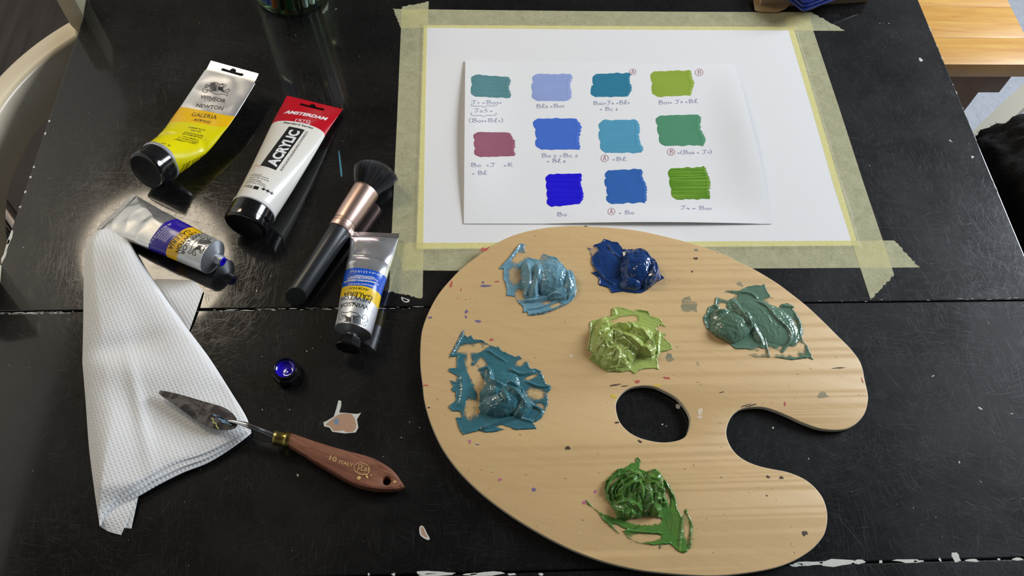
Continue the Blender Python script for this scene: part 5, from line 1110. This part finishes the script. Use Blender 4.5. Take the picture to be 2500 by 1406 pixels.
# dark chrome framed seat at the far left
sx0 = thing('metal_stool', (-450, 40, -740), 'dark stool with chrome tube frame at the left edge, beside the cream chair', 'stool')
zt = -240
V, Fc = tube_path([un(-60, 440, zt), un(0, 492, zt), un(38, 545, zt), un(90, 620, zt)], 9, 16); mesh('frame_tube', V, Fc, simple('dark_chrome', (.35, .3, .27, 1), .18, 1.), sx0)
cq = [un(*q, zt+4)[:2] for q in ((-80,500),(0,540),(36,585),(60,640),(40,760),(-80,760))]; V, Fc = slab2d([[tuple(p) for p in crom(cq, 4)]], 16, 7, 3)
mesh('seat_pad', [(x, y, z+zt-8) for x, y, z in V], Fc, simple('dark_navy_vinyl', (.012, .014, .022, 1), .35), sx0, True, sharp=50)
for q in ((-40, 560), (20, 700)): P = un(*q, zt); box('leg', (P[0]-9, P[1]-9, -740), (P[0]+9, P[1]+9, zt-20), M['black_soft'], sx0, 2)
# pine bench
BZt = -230
c0, c1, c2_ = un(2310, 157, BZt), un(2520, 151, BZt), un(2443, -5, BZt); bx0 = 590.
bn = thing('pine_bench', (c0[0]+60, c0[1]+120, -740), 'orange pine bench with worn varnished planks, right of the table', 'bench')
fy = c0[1]; xr = lambda y: c2_[0]+(un(2500, 90, BZt)[0]-c2_[0])*(c2_[1]-y)/(c2_[1]-un(2500, 90, BZt)[1])
xR = un(2500, 92, BZt)[0]
for (ya, yb) in ((fy, fy+57), (fy+57.2, fy+128), (fy+128.2, fy+190), (fy+190.2, fy+260)): box('plank', (bx0+60, ya, BZt-26), (xR+4, yb, BZt), M['pine'], bn, 1.0)
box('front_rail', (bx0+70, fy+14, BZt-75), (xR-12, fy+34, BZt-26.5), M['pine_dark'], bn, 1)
lt, lb = un(2365, 190, BZt-30), un(2350, 290, -420)
def post(nm, a, b, w, d, mat, par):
    a, b = np.array(a, float), np.array(b, float); V = [(p[0]+sx_*w, p[1]+sy_*d, p[2]) for p in (a, b) for sx_, sy_ in ((-1, -1), (1, -1), (1, 1), (-1, 1))]
    return mesh(nm, V, [[0, 1, 2, 3], [7, 6, 5, 4]]+[[k, (k+1) % 4, 4+(k+1) % 4, 4+k] for k in range(4)], mat, par, False)
lxa, lxb = un(2318, 190, BZt-30)[0], un(2424, 190, BZt-30)[0]
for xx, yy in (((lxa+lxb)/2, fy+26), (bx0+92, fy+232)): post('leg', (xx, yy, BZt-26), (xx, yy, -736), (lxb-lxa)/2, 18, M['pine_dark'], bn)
tag(box('floor_patch', (600, -200, -740), (2200, 1600, -736), M['floor_patch']), 'added pale grey patch of floor right of the table, under the bench', 'floor_patch')  # thin pale slab added where the floor looks paler
# cream chair on the right with black fleece over it
c4 = thing('cream_chair', (820, 120, -740), 'cream painted chair on the right, mostly covered by black fleece', 'chair')
zc = -110
a0, a1_, b0_, b1_ = un(2352, 340, zc), un(2540, 165, zc), un(2385, 372, zc), un(2560, 205, zc)
V, Fc = slabpoly([a0, b0_, b1_, a1_], zc-45, zc); mesh('side_rail', V, Fc, M['cream_shade'], c4, False)
box('seat', (660, -120, -310), (980, 170, -282), M['cream'], c4, 4)
for (x, y) in ((680, -100), (960, -100), (680, 150), (960, 150)): post('leg', (x, y, -310 if y < 0 else zc-45), (x, y, -736), 16, 16, M['cream'], c4)
# fleece
fz = thing('fleece_throw', (760, 0, -200), 'fuzzy black fleece garment heaped on the chair at the right edge', 'garment')
def lump_mesh(nm, cx, cy, cz, rx, ry, rz_, seed, n=48):
    V, Fc = [], []
    for j in range(n+1):
        ph = math.pi*j/n
        for k in range(2*n):
            th = math.pi*k/n; d = Vector((math.sin(ph)*math.cos(th), math.sin(ph)*math.sin(th), math.cos(ph))); q = 1+.16*mnoise.noise(d*2.2+Vector((seed, 0, 0)))+.05*mnoise.noise(d*7+Vector((seed, 5, 0)))+.05*(mnoise.noise(d*38))
            V.append((cx+d.x*rx*q, cy+d.y*ry*q, cz+d.z*rz_*q))
    for j in range(n):
        for k in range(2*n): k2_ = (k+1) % (2*n); Fc.append([j*2*n+k, j*2*n+k2_, (j+1)*2*n+k2_, (j+1)*2*n+k])
    return mesh(nm, V, Fc, M['fleece'], fz)
t = NT('black_fleece'); v = t.coord(); M['fleece'] = t.done(t.bsdf(t.mix(t.noise(v, 400, 4, .7), (.003, .003, .003, 1), (.022, .02, .02, 1)), .95, 0, t.bump(t.noise(v, 320, 4, .8), 1., .004), .1, Sheen_Weight=.15))
cA_, cB_ = un(2560, 430, -60), un(2560, 620, -90)
lump_mesh('bulk', cA_[0]+20, cA_[1], -110, 88, 105, 95, 1.3); lump_mesh('sleeve', cB_[0]+8, cB_[1]-6, -140, 75, 80, 90, 4.1); lump_mesh('lower_fold', 760, -70, -230, 130, 150, 60, 8.2)
V, Fc = [], []; r = random.Random(11)
for k in range(5000):
    th, ph = r.uniform(2.0, 4.4), math.acos(r.uniform(-.2, .9)); d = np.array((math.sin(ph)*math.cos(th), math.sin(ph)*math.sin(th), math.cos(ph))); which = k % 2
    c_ = np.array((cA_[0]+20, cA_[1], -110.)) if which else np.array((cB_[0]+8, cB_[1]-6, -140.)); rd = np.array((88, 105, 95.)) if which else np.array((75, 80, 90.)); q = 1+.16*mnoise.noise(Vector(d)*2.2+Vector((1.3 if which else 4.1, 0, 0)))+.05*mnoise.noise(Vector(d)*7+Vector((1.3 if which else 4.1, 5, 0)))
    p = c_+d*rd*q; e = np.array((r.uniform(-1, 1), r.uniform(-1, 1), r.uniform(-1, 1)))*2.0+d*3.2; s_ = np.cross(d, e); s_ /= (np.linalg.norm(s_)+1e-6); i0 = len(V)
    V += [p-d*.5-s_*.25, p-d*.5+s_*.25, p+e]; Fc.append([i0, i0+1, i0+2])
tag(mesh('fleece_pile', V, Fc, M['fleece'], fz, False), kind='stuff')
